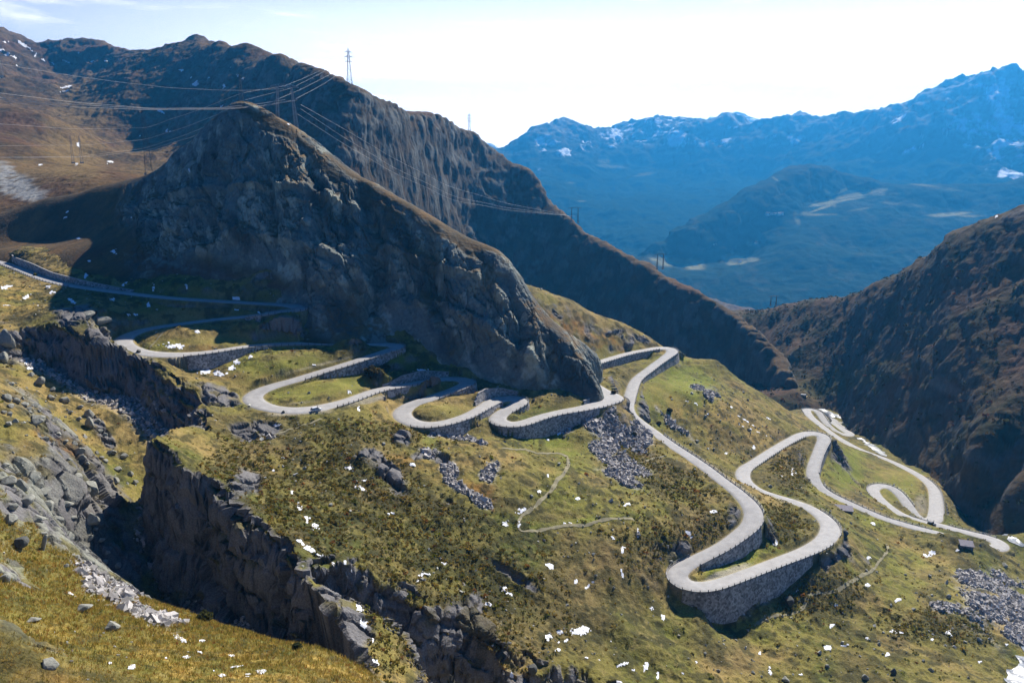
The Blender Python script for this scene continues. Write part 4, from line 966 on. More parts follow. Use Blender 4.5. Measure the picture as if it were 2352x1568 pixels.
# one paler peak far behind
X_PTS = dp([(1600,300,12300),(1622,287,12400),(1638,270,12400),(1646,274,12400),(1660,264,12500),(1672,267,12500),(1690,260,12500),(1706,264,12500),(1722,273,12400),(1740,278,12400),(1768,291,12300),(1820,320,12200),(1100,342,12200),(1120,331,12200),(1135,337,12200),(1150,346,12200),(1180,380,12200),(1060,380,12200)])
X_PTS += [p * np.array([1.05, 1.05, 1]) - np.array([0, 0, 500]) for p in X_PTS] + [p * np.array([.9, .9, 1]) - np.array([0, 0, 650]) for p in X_PTS]
TX = Tps(X_PTS, 1e-6)
XM = mountain(TX, -.12, .42, 420, 10800, 13300, 150, 601, 9.0)
c = np.empty(XM.X.shape + (3,), np.float32); c[:] = (.12, .12, .12)
c = mixc3(c, (.75, .76, .78), sstep(.0, .4, XM.r3 + .4 * XM.cv + .1)); XM.col = c
# ------------------------------------------------------------------ meshes of the ground
sheet_mesh(N, 'ground', M['near'], N.col, keep=~((N.Y > 690 * K) & (N.U < .355))[:-1, :-1], rough=N.rock)
sheet_mesh(B, 'rock_hill', M['cliff'], B.col, rough=B.face)
sheet_mesh(LM, 'mountain', M['mount'], LM.col)
sheet_mesh(RM, 'mountain_slope', M['mount'], RM.col)
sheet_mesh(FM, 'far_mountains', M['far'], FM.col)
sheet_mesh(WM, 'wooded_hills', M['far'], WM.col)
sheet_mesh(XM, 'distant_peak', M['far'], XM.col)
# the carriageway
prof = np.array([-1, -.93, -.5, 0, .5, .93, 1.0]); zoff = np.array([-.25, .0, .05, .08, .05, .0, -.25])
V = (RP[:, None, :] + RN[:, None, :] * (prof[None, :, None] * (RH[:, None, None] + .12)))
V[:, :, 2] += zoff
tag(raw_mesh('road', V.reshape(-1, 3), quads(len(RP), len(prof)), M['road']), kind='structure')
# air
bpy.context.view_layer.update()
def haze_box():
    b = Bld(); x0, x1, y0, y1, z0, z1 = -14000, 16000, -300, 13300 * K + 200, -1250, 1000
    b.box(((x0 + x1) / 2, (y0 + y1) / 2, (z0 + z1) / 2), (x1 - x0, y1 - y0, z1 - z0))
    m = bpy.data.materials.new('mountain air'); m.use_nodes = True
    n, l = m.node_tree.nodes, m.node_tree.links
    n.remove(n['Principled BSDF'])
    v = n.new('ShaderNodeVolumePrincipled')
    v.inputs['Color'].default_value = (.05, .43, 1.0, 1)
    v.inputs['Density'].default_value = HAZE
    v.inputs['Anisotropy'].default_value = .45
    l.new(v.outputs[0], n['Material Output'].inputs['Volume'])
    o = b.build('haze', m); tag(o, kind='stuff')
HAZE = .000078
haze_box()
# ------------------------------------------------------------------ snow
SNOW_N = [(806,1075,14,8),(838,1103,6,8),(834,1122,24,5,15),(949,1066,5,6),(898,1179,10,4),(1007,1164,7,2.5),(1199,1171,15,9,-25),(1160,1202,13,8),(1192,1202,3.5,10,8),(1241,1127,9,4,-20),(1258,1092,4,8),(1327,1145,5,3),(1437,1160,9,5,-20),(1303,1201,12,2.5),(1268,1233,5,3),(1406,1233,8,3,40),(1429,1261,4.5,11,15),
 (1429,1317,3,15,-10),(1466,1222,3,14,5),(1263,1300,7,10,-40),(1352,1344,5,16,40),(1322,1337,4,6),(1022,1293,9,5),(979,1318,14,6),(960,1334,8,3),(1164,1357,16,7,30),(1120,1387,8,4),(1327,1449,22,11,-18),(1288,1451,8,6),(1261,1463,7,7),(1296,1471,16,3,-15),(1285,1491,11,5,-12),(1429,1525,24,6,-18),(1485,1528,8,22,25),
 (1456,1538,9,5),(1175,1552,9,15),(834,1428,8,16,-20),(826,1395,6,12,-25),(863,1522,12,8,30),(855,1470,4,8),(807,1313,4,9,-15),(794,1293,5,9),(1039,1559,6,14,-15),(1496,1397,6,7),(1464,1448,7,4,20),(1523,1418,5,6),(1510,1552,5,18,15),(1347,1510,8,3),(1421,1570,10,8),
 (688,1165,4,15,-22),(705,1190,6,12,-42),(722,1208,8,13,-45),(722,1267,40,6,34),(620,1219,7,3),(652,1051,6,3),(672,1132,5,5),(630,1080,7,3),(611,1159,6,2),(161,1364,17,4.5,25),(428,1508,7,4),(460,1498,11,4,15),(534,1505,7,3),(598,1542,13,5),(304,1530,11,6,-20),(509,1552,8,3),(568,1550,8,5),(538,1532,22,2.5,-8),(356,1542,9,3),(412,1466,14,5,25),(464,1471,9,3),(252,1523,5,4),(490,1540,6,3),(380,1512,4,3),
 (400,794,22,7),(470,853,22,9),(500,858,22,9,10),(537,838,8,20,38),(577,818,6,4,-30),(60,834,5,12,10),(66,845,11,4),(715,838,9,1.8),(637,976,13,5,-10),(198,633,3.5,13,32),(283,654,11,5,-28),(263,584,8,7),(353,661,4,10,10),(428,656,3.5,8,25),(533,689,24,1.5),(423,683,18,1.3),(610,718,19,2.6),(297,723,19,3),(167,693,12,5,40),(258,688,9,6),(113,659,10,4),(340,701,5,9,20),(453,762,8,5),(500,718,10,3,30),(547,711,8,3),(543,682,6,3),(63,681,11,5,-30),(13,701,20,1.6),(390,726,6,4),(320,753,7,2),(350,735,12,2),(430,770,10,2),(120,672,6,4),(15,660,16,5,-15),(90,702,16,1.2),
 (972,849,16,5),(1292,992,15,5,-28),(1273,992,4,4),(1257,1010,5,3),(803,902,11,4),(823,937,3,10),(1152,884,5,5),(1142,911,18,1.8,-8),(1018,868,15,1.6,-5),(690,850,6,2),(945,1065,4,3),
 (1582,1223,7,15,-22),(1590,1250,5,4),(1637,1174,9,4),(1673,1189,6,10,30),(1660,1205,4,4),(1780,1245,7,6,40),(1824,1085,7,6),(1820,1078,4,5),(1795,1093,5,2),(2007,1202,7,4),(2130,1276,13,6),(2140,1268,7,5),(2200,1263,8,4),(2212,1253,10,2),(1995,1281,6,4),(1831,1354,10,3,-30),(1807,1365,9,3,-15),(1994,1344,9,5,-20),(1921,1391,5,9,-20),(2062,1377,7,5),(1910,1438,6,10,-30),(1901,1486,11,7,-20),(1942,1481,9,4),(2057,1451,18,5,10),(2180,1453,13,8,20),(2140,1468,6,5),(2178,1397,9,3),(2037,1505,9,5,-25),(2113,1515,8,5),(1767,1537,4,13,-10),(1840,1548,5,4),(1990,1465,6,3),
 (1728,987,40,1.9,22),(1710,964,34,1.6,32),(1646,945,17,1.6,25),(1580,922,9,2.4,12),(1627,952,8,2,50),(1654,993,13,1.6,20),(1732,1027,5,6,40),(1669,1041,5,3),(1600,928,7,1.5,30),(1680,935,4,2),(1763,960,10,2,35),(2300,1215,16,6,35),(2270,1195,12,5,40),(2330,1238,18,6,25),(2345,1540,10,24,15),(2240,1130,4,2),(2280,1310,5,2),(2310,1480,6,3),(2250,1520,6,3),(1745,1500,4,6),(1650,1480,5,3),(1600,1520,4,8,15),(1570,1545,4,5)]
SNOW_L = [(53,103,16,4,35),(68,112,12,3,35),(13,125,9,3),(83,125,4,8,20),(120,145,10,2,32),(157,143,14,2.2,18),(180,122,14,1.6),(193,130,5,3),(152,200,14,2,-15),(450,193,6,5,-30),(515,197,3,6,25),(417,162,5,2),(623,193,9,4,-15),(605,199,4,2),(513,246,9,3),(387,300,6,4),(370,257,10,2.5,25),(250,373,12,2.5),(92,380,5,2),(33,133,9,2.5,30),(15,97,8,2),(5,115,10,3,20),(40,150,6,3),(100,138,6,2,30),(545,172,3,3),(480,180,4,2),(560,182,4,2),(438,178,4,3),(533,155,4,1.5),(690,207,5,1.5),(640,280,5,2),(175,378,4,2),(320,312,4,3),(180,330,3,6),(150,210,10,1.5,-10),(240,140,6,2),(255,130,4,2),(215,140,8,1.5,-25)]
SNOW_H = [(436,391,5,2,30),(150,500,6,2,-20),(155,487,5,2,-20),(690,268,8,4,-10),(664,285,4,2),(905,300,5,2),(300,500,3,2),(180,548,5,2),(262,580,8,6),(290,560,3,2),(205,600,4,2),(770,238,4,2),(955,480,2,1.5),(1040,445,3,2),(800,640,2,2),(905,600,2,2),(750,860,3,1)]
SNOW_R = [(2290,497,5,1.5,-25),(2335,470,9,1.8,-30),(2315,480,5,1.5,-30),(2200,525,4,1.5),(2210,515,3,1.5),(2260,1130,4,2),(2320,1190,6,2),(2100,610,3,1.2),(2075,850,2,1)]
def snow(s, lst, sprinkle=None, thr=.66, sc_=1.0, depth=.3, name='snow', lift=.07):
    g = np.stack([s.X, s.Y, s.Z], 0)
    keepn = s.nz12; s.nz12 = fbm(*g, 2.4 * sc_, 5, 805, .8) * 2.5 + .12
    m = blob(s, lst, .3, .95, 12.0, depth)
    s.nz12 = keepn
    if sprinkle is not None:
        m = np.maximum(m, sstep(thr, thr + .08, vnoise(*(g / (3.2 * sc_)), 801) * .75 + .42 * vnoise(*(g / (1.3 * sc_)), 802) + .3 * vnoise(*(g / (.55 * sc_)), 803)) * sprinkle)
    if s is N: m = m * (dR > .3)
    q = quads(s.nr, s.nc)
    mm = m.ravel()[q].mean(1) > .5
    q = q[mm]
    if not len(q): return
    n = normals(s.X, s.Y, s.Z).reshape(-1, 3)
    use, inv = np.unique(q, return_inverse=True)
    V = np.stack([s.X, s.Y, s.Z], -1).reshape(-1, 3)[use]
    mv = m.ravel()[use]
    V = V + n[use] * (lift * (.4 + 1.6 * mv * mv))[:, None] + np.array([0, 0, .02])
    tag(raw_mesh(name, V, inv.reshape(-1, 4), M['snow']), kind='stuff')
spr = blob(N, [(1250,1400,160,90,20,1),(1050,1330,180,60,20,1),(830,1130,140,70,20,1),(1420,1480,160,70,0,.9),(1600,1220,60,50,0,.9),(1980,1460,220,80,0,.85),(2200,1380,120,80,0,.8),(700,1120,60,60,0,.8),(500,1520,240,40,5,.8),(120,900,100,30,20,.75),(300,680,260,30,0,.9),(380,740,160,20,0,.9),(1300,1250,160,80,0,.7),(1700,1000,90,40,20,.7),(100,1000,120,40,20,.8)], .5, .3, depth=.5)
snow(N, [(a[0], a[1], a[2] * .88, a[3] * .75) + tuple(a[4:]) for a in SNOW_N], spr, .98)
snow(B, SNOW_H, None)
snow(LM, SNOW_L, blob(LM, [(60,120,120,40,20,.9),(180,125,80,20,0,.9),(500,190,150,40,0,.8),(400,290,120,30,0,.7)], .5, .3, depth=.6), .95, 3.0, .4, lift=.3)
snow(RM, SNOW_R, None, .9, 1.5, lift=.2)

# ------------------------------------------------------------------ ribbons lying on the ground: paths, track, streams
def hit_any(px, py, sheets=None):
    best = None
    for s in (sheets or (N, B, LM, RM)):
        h = hit(s, px, py)
        if h is not None and (best is None or h[1] < best[1]): best = h
    return best
def top(x, y):
    z = -1e9
    for s in (N, B, LM, RM):
        if s is LM and x / y > .385: continue
        if s.us[0] < x / y < s.us[-1] and s.ws[0] < math.log(y) < s.ws[-1]: z = max(z, height(s, x, y))
    return z
def ribbon(name, pts, hw, mat, step=1.0, lift=.15, wob=.25, sheets=None, nw=5, drape=True):
    W = [hit_any(a, b, sheets) for a, b in pts]; W = np.array([w for w in W if w is not None])
    P, _, I = spline(W, np.zeros(len(W)), step)
    T = np.gradient(P, axis=0); T[:, 2] = 0; T /= np.maximum(np.linalg.norm(T, axis=1), 1e-6)[:, None]
    Nn = np.stack([-T[:, 1], T[:, 0]], 1)
    h = hw if np.isscalar(hw) else np.interp(np.linspace(0, 1, len(P)), np.linspace(0, 1, len(hw)), hw)
    h = h * (1 + wob * vnoise(np.arange(len(P)) / 3.0, np.zeros(len(P)), np.zeros(len(P)), 31) + wob * vnoise(np.arange(len(P)) / 9.0, np.ones(len(P)), np.zeros(len(P)), 32))
    k = np.linspace(-1, 1, nw)
    X = P[:, None, 0] + Nn[:, None, 0] * k * h[:, None]; Y = P[:, None, 1] + Nn[:, None, 1] * k * h[:, None]
    Z = np.array([[top(X[i, j], Y[i, j]) for j in range(nw)] for i in range(len(P))]) + lift
    return tag(raw_mesh(name, np.stack([X, Y, Z], -1).reshape(-1, 3), quads(len(P), nw), mat), kind='structure')
ribbon('footpath', [(1151,1029),(1181,1032),(1210,1034),(1241,1041),(1275,1041),(1295,1045),(1305,1057),(1304,1070),(1296,1086),(1280,1101),(1270,1120),(1254,1139),(1221,1169),(1197,1187),(1191,1208),(1197,1219),(1248,1216),(1295,1207),(1348,1206),(1379,1196),(1456,1194)], .75, M['path'])
ribbon('footpath', [(1737,1433),(1763,1419),(1787,1412),(1821,1409),(1842,1397),(1861,1367),(1878,1360),(1925,1355),(1962,1333),(1999,1313),(2022,1286),(2039,1263),(2036,1250)], .6, M['path'])
ribbon('footpath', [(600,1006),(640,995),(680,984),(715,972),(740,962)], .5, M['path'])
ribbon('footpath', [(343,801),(352,790),(364,776),(376,762)], .5, M['path'])
ribbon('footpath', [(1400,1068),(1430,1064),(1480,1060),(1500,1052),(1530,1046)], .6, M['path'])
ribbon('track', [(1918,972),(1935,970),(1950,967.5),(1962,963.5),(1966,955),(1966.5,947),(1963,940),(1953,935),(1945,933)], 2.0, M['track'], sheets=(N, RM))
ribbon('river', [(1880,936),(1890,943),(1900,948),(1912,952),(1925,956),(1938,960)], [2, 3.5, 4, 3], M['water'], sheets=(N, RM), lift=.3, wob=.5, nw=7)
ribbon('river', [(1974,1006),(1990,1016),(2003,1025),(2017,1036),(2030,1047)], [3, 3.5, 4, 3], M['water'], sheets=(N, RM), lift=.35, wob=.5, nw=7)
ribbon('river', [(2190,1160),(2228,1180),(2250,1198),(2270,1210),(2290,1222),(2320,1238),(2352,1252),(2420,1275)], [.8, 2, 2.5, 3.5, 4, 4, 5], M['water'], sheets=(N, RM), lift=.35, wob=.6, nw=7)
ribbon('river', [(2420,1450),(2375,1495),(2350,1525),(2340,1568),(2335,1610)], [3, 3.5, 3], M['water'], sheets=(N,), lift=.25, wob=.5, nw=7)

# ------------------------------------------------------------------ retaining walls with their coping
for kind, out, lab in WALL_GEO:
    a = np.array([o[0] for o in out]); b = np.array([o[1] for o in out]); nn = np.array([o[2] for o in out])
    t = np.linspace(0, 1, 90)
    s0 = np.concatenate([[0], np.cumsum(np.linalg.norm(np.diff(a, axis=0), axis=1))]); s0 /= s0[-1]
    f = lambda v: np.stack([np.interp(t, s0, v[:, k]) for k in range(v.shape[1])], 1)
    a, b, nn = smooth1(f(a), 5), smooth1(f(b), 5), f(nn)
    if kind == 'down':
        face = -1.0; a = a + np.array([0, 0, .1]); foot = b + (b - a) / np.maximum(a[:, 2:3] - b[:, 2:3], .5) * 2.0; foot[:, 2] = b[:, 2] - 2.0
        front = np.stack([foot] + [foot + (a - foot) * k for k in (.2, .4, .6, .8, 1.0)], 1) + nn[:, None] * .12
    else:
        a = a + np.array([0, 0, .15]); foot = b - np.array([0, 0, .6])
        front = np.stack([foot] + [foot + (a - foot) * k for k in (.2, .4, .6, .8, 1.0)], 1) - nn[:, None] * .1
    sg = -1.0 if kind == 'down' else 1.0
    back_top = front[:, -1] + nn * sg * .7
    back_bot = back_top - np.array([0, 0, 1.2])
    rows = np.concatenate([front, back_top[:, None], back_bot[:, None]], 1)
    jit = vnoise(rows[..., 0] / 1.1, rows[..., 1] / 1.1, rows[..., 2] / 1.1, 900) * .07
    rows = rows + nn[:, None] * jit[..., None]
    w = tag(raw_mesh('retaining_wall', rows.reshape(-1, 3), quads(*rows.shape[:2]), M['wall'], False), lab, 'wall', 'dry stone retaining walls of the road')
    c0 = front[:, -1] - nn * sg * .08; c1 = back_top
    up = np.array([0, 0, .17])
    cop = np.stack([c0 - [0, 0, .06], c0 + up, c1 + up, c1 - [0, 0, .06]], 1)
    tag(raw_mesh('coping', cop.reshape(-1, 3), quads(*cop.shape[:2]), M['kerb'], False, w))

# ------------------------------------------------------------------ guard rails: granite posts with one rail
FENCES = [((0,602),(170,656),'R','guard rail along the lit piece of road at the picture edge, posts in yellow grass'),
 ((660,702),(575,726),'L','guard rail on top of the tall dark wall of the highest hairpin'),
 ((420,814),(784,790),'R','guard rail above the wall over the two big snow patches'),
 ((905,793),(690,869),'L','guard rail along the straight over the meadow with the dark shrub'),
 ((760,931),(960,879),'R','guard rail on the straight just past the parked white car'),
 ((1068,874),(1000,910),'L','guard rail round the hairpin at the foot of the cliff'),
 ((955,973),(1112,935),'R','guard rail on the lowest left bend above the grassy notch'),
 ((1186,916),(1160,944),'L','guard rail around the outside of the small hairpin'),
 ((1144,964),(1404,915),'R','long guard rail on top of the wall below the rock nose'),
 ((1365,836),(1505,801),'R','guard rail on the road coming out behind the rock nose'),
 ((1536,801),(1445,925),'L','guard rail round the bend that overlooks the green slope'),
 ((1512,1000),(1731,1178),'L','long straight guard rail running down towards the double bend'),
 ((1729,1190),(1625,1274),'L','guard rail above the wedge of wall inside the nearest hairpin'),
 ((1600,1285),(1890,1243),'R','guard rail on the tallest wall round the nearest hairpin'),
 ((1904,1228),(1868,1171),'R','guard rail round the wide bend right of the nearest hairpin'),
 ((1710,1080),(1838,1000),'R','guard rail below the leg climbing to the upper right hairpin'),
 ((1862,996),(1878,1044),'L','guard rail round the upper right hairpin above the rough embankment'),
 ((1876,1111),(2145,1222),'L','guard rail on the far side of the long descending straight'),
 ((2276,1237),(2172,1211),'R','dark guard rail beside the road end next to the stream'),
 ((2140,1203),(2080,1186),'R','short guard rail by the dark car at the road junction'),
 ((2149,1178),(2120,1098),'R','guard rail along the straight piece that runs up beside the stream'),
 ((2012,1136),(2086,1162),'L','guard rail round the narrow loop of road'),
 ((1856,950),(1900,975),'L','small far guard rail round the valley hairpin')]
post_me = None
def make_post(parent, loc, rz):
    global post_me
    if post_me is None:
        b = Bld(); b.box((0, 0, .35), (.24, .24, 1.3), 0, .86); b.box((0, 0, 1.03), (.19, .19, .08), 0, .6)
        o = b.build('post', M['post'], parent); post_me = o.data
    else:
        o = bpy.data.objects.new('post', post_me); COL.objects.link(o); o.parent = parent
    o.location = loc; o.rotation_euler = (0, 0, rz)
for (p0, p1, sd_, lab) in FENCES:
    i0, i1 = road_at(*p0), road_at(*p1)
    if i0 > i1: i0, i1 = i1, i0
    sg = 1 if sd_ == 'L' else -1
    q = RP[i0:i1 + 1] + RN[i0:i1 + 1] * (sg * (RH[i0:i1 + 1] + .55))[:, None]
    wallside = (RSIDE_L if sg > 0 else RSIDE_R)[i0:i1 + 1]
    q[:, 2] += .02
    s = np.concatenate([[0], np.cumsum(np.linalg.norm(np.diff(q, axis=0), axis=1))])
    n = max(2, min(96, int(s[-1] / 3.1)))
    root = empty('guard_rail', q[0]); tag(root, lab, 'guard rail', 'guard rails along the road')
    st = np.linspace(0, s[-1], n + 1)
    P = np.stack([np.interp(st, s, q[:, k]) for k in range(3)], 1)
    for k in range(n + 1):
        j = min(k + 1, n); d = P[j] - P[max(j - 1, 0)]
        make_post(root, P[k] - q[0], math.atan2(d[1], d[0]))
    for h_, nm, r_ in ((.82, 'rail', .045), (.42, 'rail', .04)):
        b = Bld()
        for k in range(n): b.bar(P[k] - q[0] + [0, 0, h_], P[k + 1] - q[0] + [0, 0, h_], r_)
        b.build(nm, M['steel'], root)
    # pale kerb under the posts
    L_ = RP[i0:i1 + 1]; nn = RN[i0:i1 + 1] * sg; hw_ = RH[i0:i1 + 1][:, None]
    rows = np.stack([L_ + nn * (hw_ + .06) + [0, 0, -.2], L_ + nn * (hw_ + .06) + [0, 0, .2], L_ + nn * (hw_ + .4) + [0, 0, .2], L_ + nn * (hw_ + .4) + [0, 0, -.3]], 1) - q[0]
    raw_mesh('kerb', rows.reshape(-1, 3), quads(*rows.shape[:2]), M['kerb'], False, root)
# ------------------------------------------------------------------ boulders
import bmesh
def rock_variant(seed, flat=1.0, cuts=9):
    r = np.random.default_rng(seed)
    bm = bmesh.new()
    bmesh.ops.create_icosphere(bm, subdivisions=3, radius=1.0)
    P = np.array([v.co[:] for v in bm.verts])
    for _ in range(cuts):      # flat cleavage faces
        n = r.normal(size=3); n /= np.linalg.norm(n); h = r.uniform(.45, .8)
        d = P @ n - h; m = d > 0
        P[m] -= np.outer(d[m] * .92, n)
    P = P * (1 + .07 * fbm(P[:, 0] + seed, P[:, 1], P[:, 2], .6, 3, seed)[:, None])
    P /= np.abs(P).max(0)
    P[:, 2] *= flat
    for v, p in zip(bm.verts, P): v.co = p
    me = bpy.data.meshes.new('boulder'); bm.to_mesh(me); bm.free()
    me.materials.append(M['rock'])
    return me
ROCKS = [rock_variant(100 + k, (.75, .6, .9, .5, 1.0, .7)[k]) for k in range(6)]
ROCKS_DARK = []
M['darkrock'] = material('dark shaded boulder', (.085, .085, .075), rough=.9, vary=.3, vscale=1.0, bump=.1, bscale=2)  # darker copy of the boulder rock, shade put into its colour
for me in ROCKS[:3]:
    m2 = me.copy(); m2.materials[0] = M['darkrock']; ROCKS_DARK.append(m2)
def boulder(px, py, w, h=None, kind=None, rz=None, tilt=0.0, label=None, group=None, dark=False, sink=.3, s=None):
    p = hit(s or N, px, py + w * .12)
    if p is None: return
    r_ = random.Random(int(px * 7 + py * 13))
    W = w / F * p[1] * 1.02 / 2
    H = (h or w * r_.uniform(.62, .8)) / F * p[1] / 2
    me = (ROCKS_DARK if dark else ROCKS)[(kind if kind is not None else r_.randrange(6)) % (3 if dark else 6)]
    o = bpy.data.objects.new('boulder', me); COL.objects.link(o)
    hz = max(v for v in (.5, {0: .75, 1: .6, 2: .9, 3: .5, 4: 1.0, 5: .7}.get(kind or 0, .7)))
    o.scale = (W, W * r_.uniform(.8, 1.15), H / hz * 1.15)
    o.rotation_euler = (rad(tilt) + r_.uniform(-.15, .15), r_.uniform(-.25, .25), rz if rz is not None else r_.uniform(0, 6.28))
    o.location = (p[0], p[1] + W * .3, top(p[0], p[1]) + H * (1 - sink) * .8)
    tag(o, label, 'boulder', group)
G1 = 'boulders on the sunny bank'; L1 = 'pale lichen covered boulder lying in heath on the sunny bank left of the gorge'
for a in [(26,883,17),(12,916,26),(38,922,20),(57,930,20),(79,931,17),(66,938,13),(68,947,14),(23,933,20),(23,952,15),(8,947,13),(103,1009,21),(18,975,18),(168,1020,17),(133,996,15),(180,1036,28),(240,999,15),(52,915,10),(88,944,9),(35,968,14),(120,1020,12),(150,1014,13),(60,1000,9),(190,1050,16),(160,1058,14),(140,1075,13),(232,1052,14),(222,1040,12),(200,1066,15),(110,1060,10),(30,1040,9)]:
    boulder(*a, label=L1, group=G1)
G2 = 'broken blocks above the scree'; L2 = 'angular grey block among broken outcrops above the bright scree'
for a in [(15,1105,34),(45,1120,40),(75,1095,36),(60,1150,36),(100,1130,36),(110,1165,40),(140,1120,30),(150,1160,34),(30,1165,30),(20,1195,34),(85,1195,36),(130,1195,28),(165,1190,26),(175,1095,26),(10,1070,20),(160,1235,22),(100,1225,20),(205,1235,20),(220,1215,14),(232,1240,16),(195,1265,18),(175,1280,16),(210,1290,18),(150,1300,14),(190,1312,16)]:
    boulder(*a, label=L2, group=G2, sink=.4)
G3 = 'boulders in the stream bed'; L3 = 'bluish shaded boulder in the dark dry stream bed under the gorge cliff'
for a in [(91,878,27),(147,921,25),(115,915,21),(205,955,27),(182,935,17),(230,990,15),(255,1040,24),(285,1050,22),(240,1060,16),(270,1080,20),(300,1090,18),(310,1110,16),(262,1105,22),(120,895,14),(70,862,14),(160,948,16),(180,962,14),(225,968,16),(238,1290,18),(255,1330,20),(270,1300,18),(282,1345,22),(300,1380,18),(262,1365,16),(310,1360,16),(330,1395,14),(245,1270,16)]:
    boulder(*a, label=L3, group=G3)
G4 = 'small boulders on the lower slope'; L4 = 'small grey boulder in the grass of the lower slope'
for a in [(1989,1557,20),(1805,1562,25),(1770,1118,12),(2309,1300,17),(1730,1545,12),(1363,1273,11),(1427,1411,9),(985,1263,12),(709,903,9),(454,1135,15),(413,1115,18),(1221,1139,10),(1295,1004,9),(2230,1420,16),(2180,1370,14),(2100,1400,12),(2020,1480,12),(1900,1530,13),(2250,1470,14),(1850,1300,9),(1990,1310,9),(2080,1320,9),(1560,1460,9),(1620,1500,10),(1690,1470,8),(1410,1350,9),(1250,1330,9),(1330,1110,8),(700,1075,12),(880,1020,10),(760,1160,12),(1540,1290,12),(1650,1540,10),(2140,1540,14)]:
    boulder(*a, label=L4, group=G4)
boulder(205,1128,52,44,0,.4,0,'largest rounded pale boulder on the bank left of the gorge', None, sink=.2)
boulder(210,1199,36,34,2,.9,0,'square pale boulder standing just below the largest rounded one', None, sink=.2)
boulder(45,1254,40,48,4,.5,0,'dark upright block at the upper rim of the yellow foreground grass', None, sink=.2, dark=True)
boulder(207,979,24,30,2,.2,0,'square sunlit block perched on the rim of the shaded stream bed', None, sink=.1)
boulder(82,961,36,13,3,.2,0,'flat grey slab with snow lying at its foot', None, sink=.1)
boulder(81,972,32,18,3,.3,0,'flat layered boulder directly under the grey slab', None, sink=.2)
boulder(104,1262,14,60,4,.5,0,'thin pale rock blade leaning in the grass beside the scree', None, sink=.2)
boulder(188,1396,52,16,3,-.5,0,'broad grey slab outcrop near the foreground snow streak', None, sink=.45)
boulder(255,1440,42,22,3,-.6,0,'narrow slanting slab outcrop at the brow of the foreground slope', None, sink=.45)
boulder(111,1525,56,26,1,-.7,0,'long lichen covered outcrop at the bottom of the foreground slope', None, sink=.4)
boulder(10,1333,30,30,1,.4,0,'pale boulder at the picture edge above the foreground grass', None, sink=.3)
boulder(74,1424,34,12,3,-.4,0,'low slab sunk in the foreground grass left of the two outcrops', None, sink=.4)
boulder(1811,1388,27,36,4,.3,8,'big dark pointed boulder beside the path below the tallest wall', None, dark=True, sink=.05)
boulder(2052,1546,17,18,2,.2,0,'square dark block standing alone near the bottom of the slope', None, dark=True, sink=.1)
boulder(1221,1545,30,44,4,.2,0,'tall dark rock pillar at the foot of the crags', None, dark=True, sink=.2)
boulder(651,947,10,8,0,.2,0,'dark boulder on the road edge behind the white car', None, dark=True, sink=.1)
boulder(318,808,14,10,0,.2,0,'dark boulder on the grass outside the bend over the gorge', None, dark=True, sink=.2)
boulder(7,826,32,26,2,.2,0,'pale square boulder at the picture edge above the shaded stream bed', None, sink=.2)
boulder(232,738,44,20,3,.1,0,'rounded rock outcrop on the knoll over the gorge', None, sink=.5)
boulder(195,724,40,18,3,.6,0,'grassy topped rock outcrop next to the knoll over the gorge', None, sink=.6)
boulder(15,790,40,50,2,.6,0,'grey crag face at the picture edge beside the gorge head', None, sink=.4)

# ------------------------------------------------------------------ scree, heath and grass that nobody could count
CUBE = np.array([(-1,-1,-1),(1,-1,-1),(1,1,-1),(-1,1,-1),(-1,-1,1),(1,-1,1),(1,1,1),(-1,1,1)], float) * .5
CF = np.array([(0,3,2,1),(4,5,6,7),(0,1,5,4),(1,2,6,5),(2,3,7,6),(3,0,4,7)])
def rotations(n, rng):
    q = rng.normal(size=(n, 4)); q /= np.linalg.norm(q, axis=1)[:, None]
    w, x, y, z = q.T
    return np.stack([1 - 2 * (y * y + z * z), 2 * (x * y - z * w), 2 * (x * z + y * w), 2 * (x * y + z * w), 1 - 2 * (x * x + z * z), 2 * (y * z - x * w), 2 * (x * z - y * w), 2 * (y * z + x * w), 1 - 2 * (x * x + y * y)], 1).reshape(n, 3, 3)
def pick(s, mask, n, rng, ymax=1e9):
    area = (s.Y * s.Y).ravel() * mask.ravel() * (s.Y.ravel() < ymax)
    cs = np.cumsum(area); i = np.searchsorted(cs, rng.random(n) * cs[-1])
    j = np.clip(i, 0, s.X.size - 1)
    P = np.stack([s.X.ravel()[j], s.Y.ravel()[j], s.Z.ravel()[j]], 1)
    P[:, 0] += (rng.random(n) - .5) * .0012 * P[:, 1]; P[:, 1] += (rng.random(n) - .5) * .003 * P[:, 1]
    return P, j
def stones(name, P, size, mat, cols=None, squash=.65):
    n = len(P)
    v = CUBE[None] * (1 + RNG.uniform(-.35, .25, (n, 8, 1))) * RNG.uniform(.7, 1.3, (n, 1, 3)) * np.array([1, 1, squash])
    v = np.einsum('nij,nkj->nki', rotations(n, RNG), v) * size[:, None, None] + P[:, None]
    f = (CF[None] + (np.arange(n) * 8)[:, None, None]).reshape(-1, 4)
    c = None if cols is None else np.repeat(cols, 8, 0)
    tag(raw_mesh(name, v.reshape(-1, 3), f, mat, False, None, c), kind='stuff')
M['stones'] = material('loose stones', attr=True, rough=.9, vary=.25, vscale=2)
off = dR > 1.0
P, j = pick(N, (1 - .85 * bed_only) * sstep(.1, .9, N.scree) ** 1.5 * off * (N.rock < .5), 15000, RNG)
sz = np.exp(RNG.normal(-.35, .42, len(P))).clip(.25, 2.2) * np.where(N.scree.ravel()[j] > 0, 1, 1)
P[:, 2] += sz * .15
g_ = RNG.uniform(.55, 1.5, (len(P), 1)); stones('scree', P, sz, M['stones'], np.array([.35, .325, .30]) * g_)
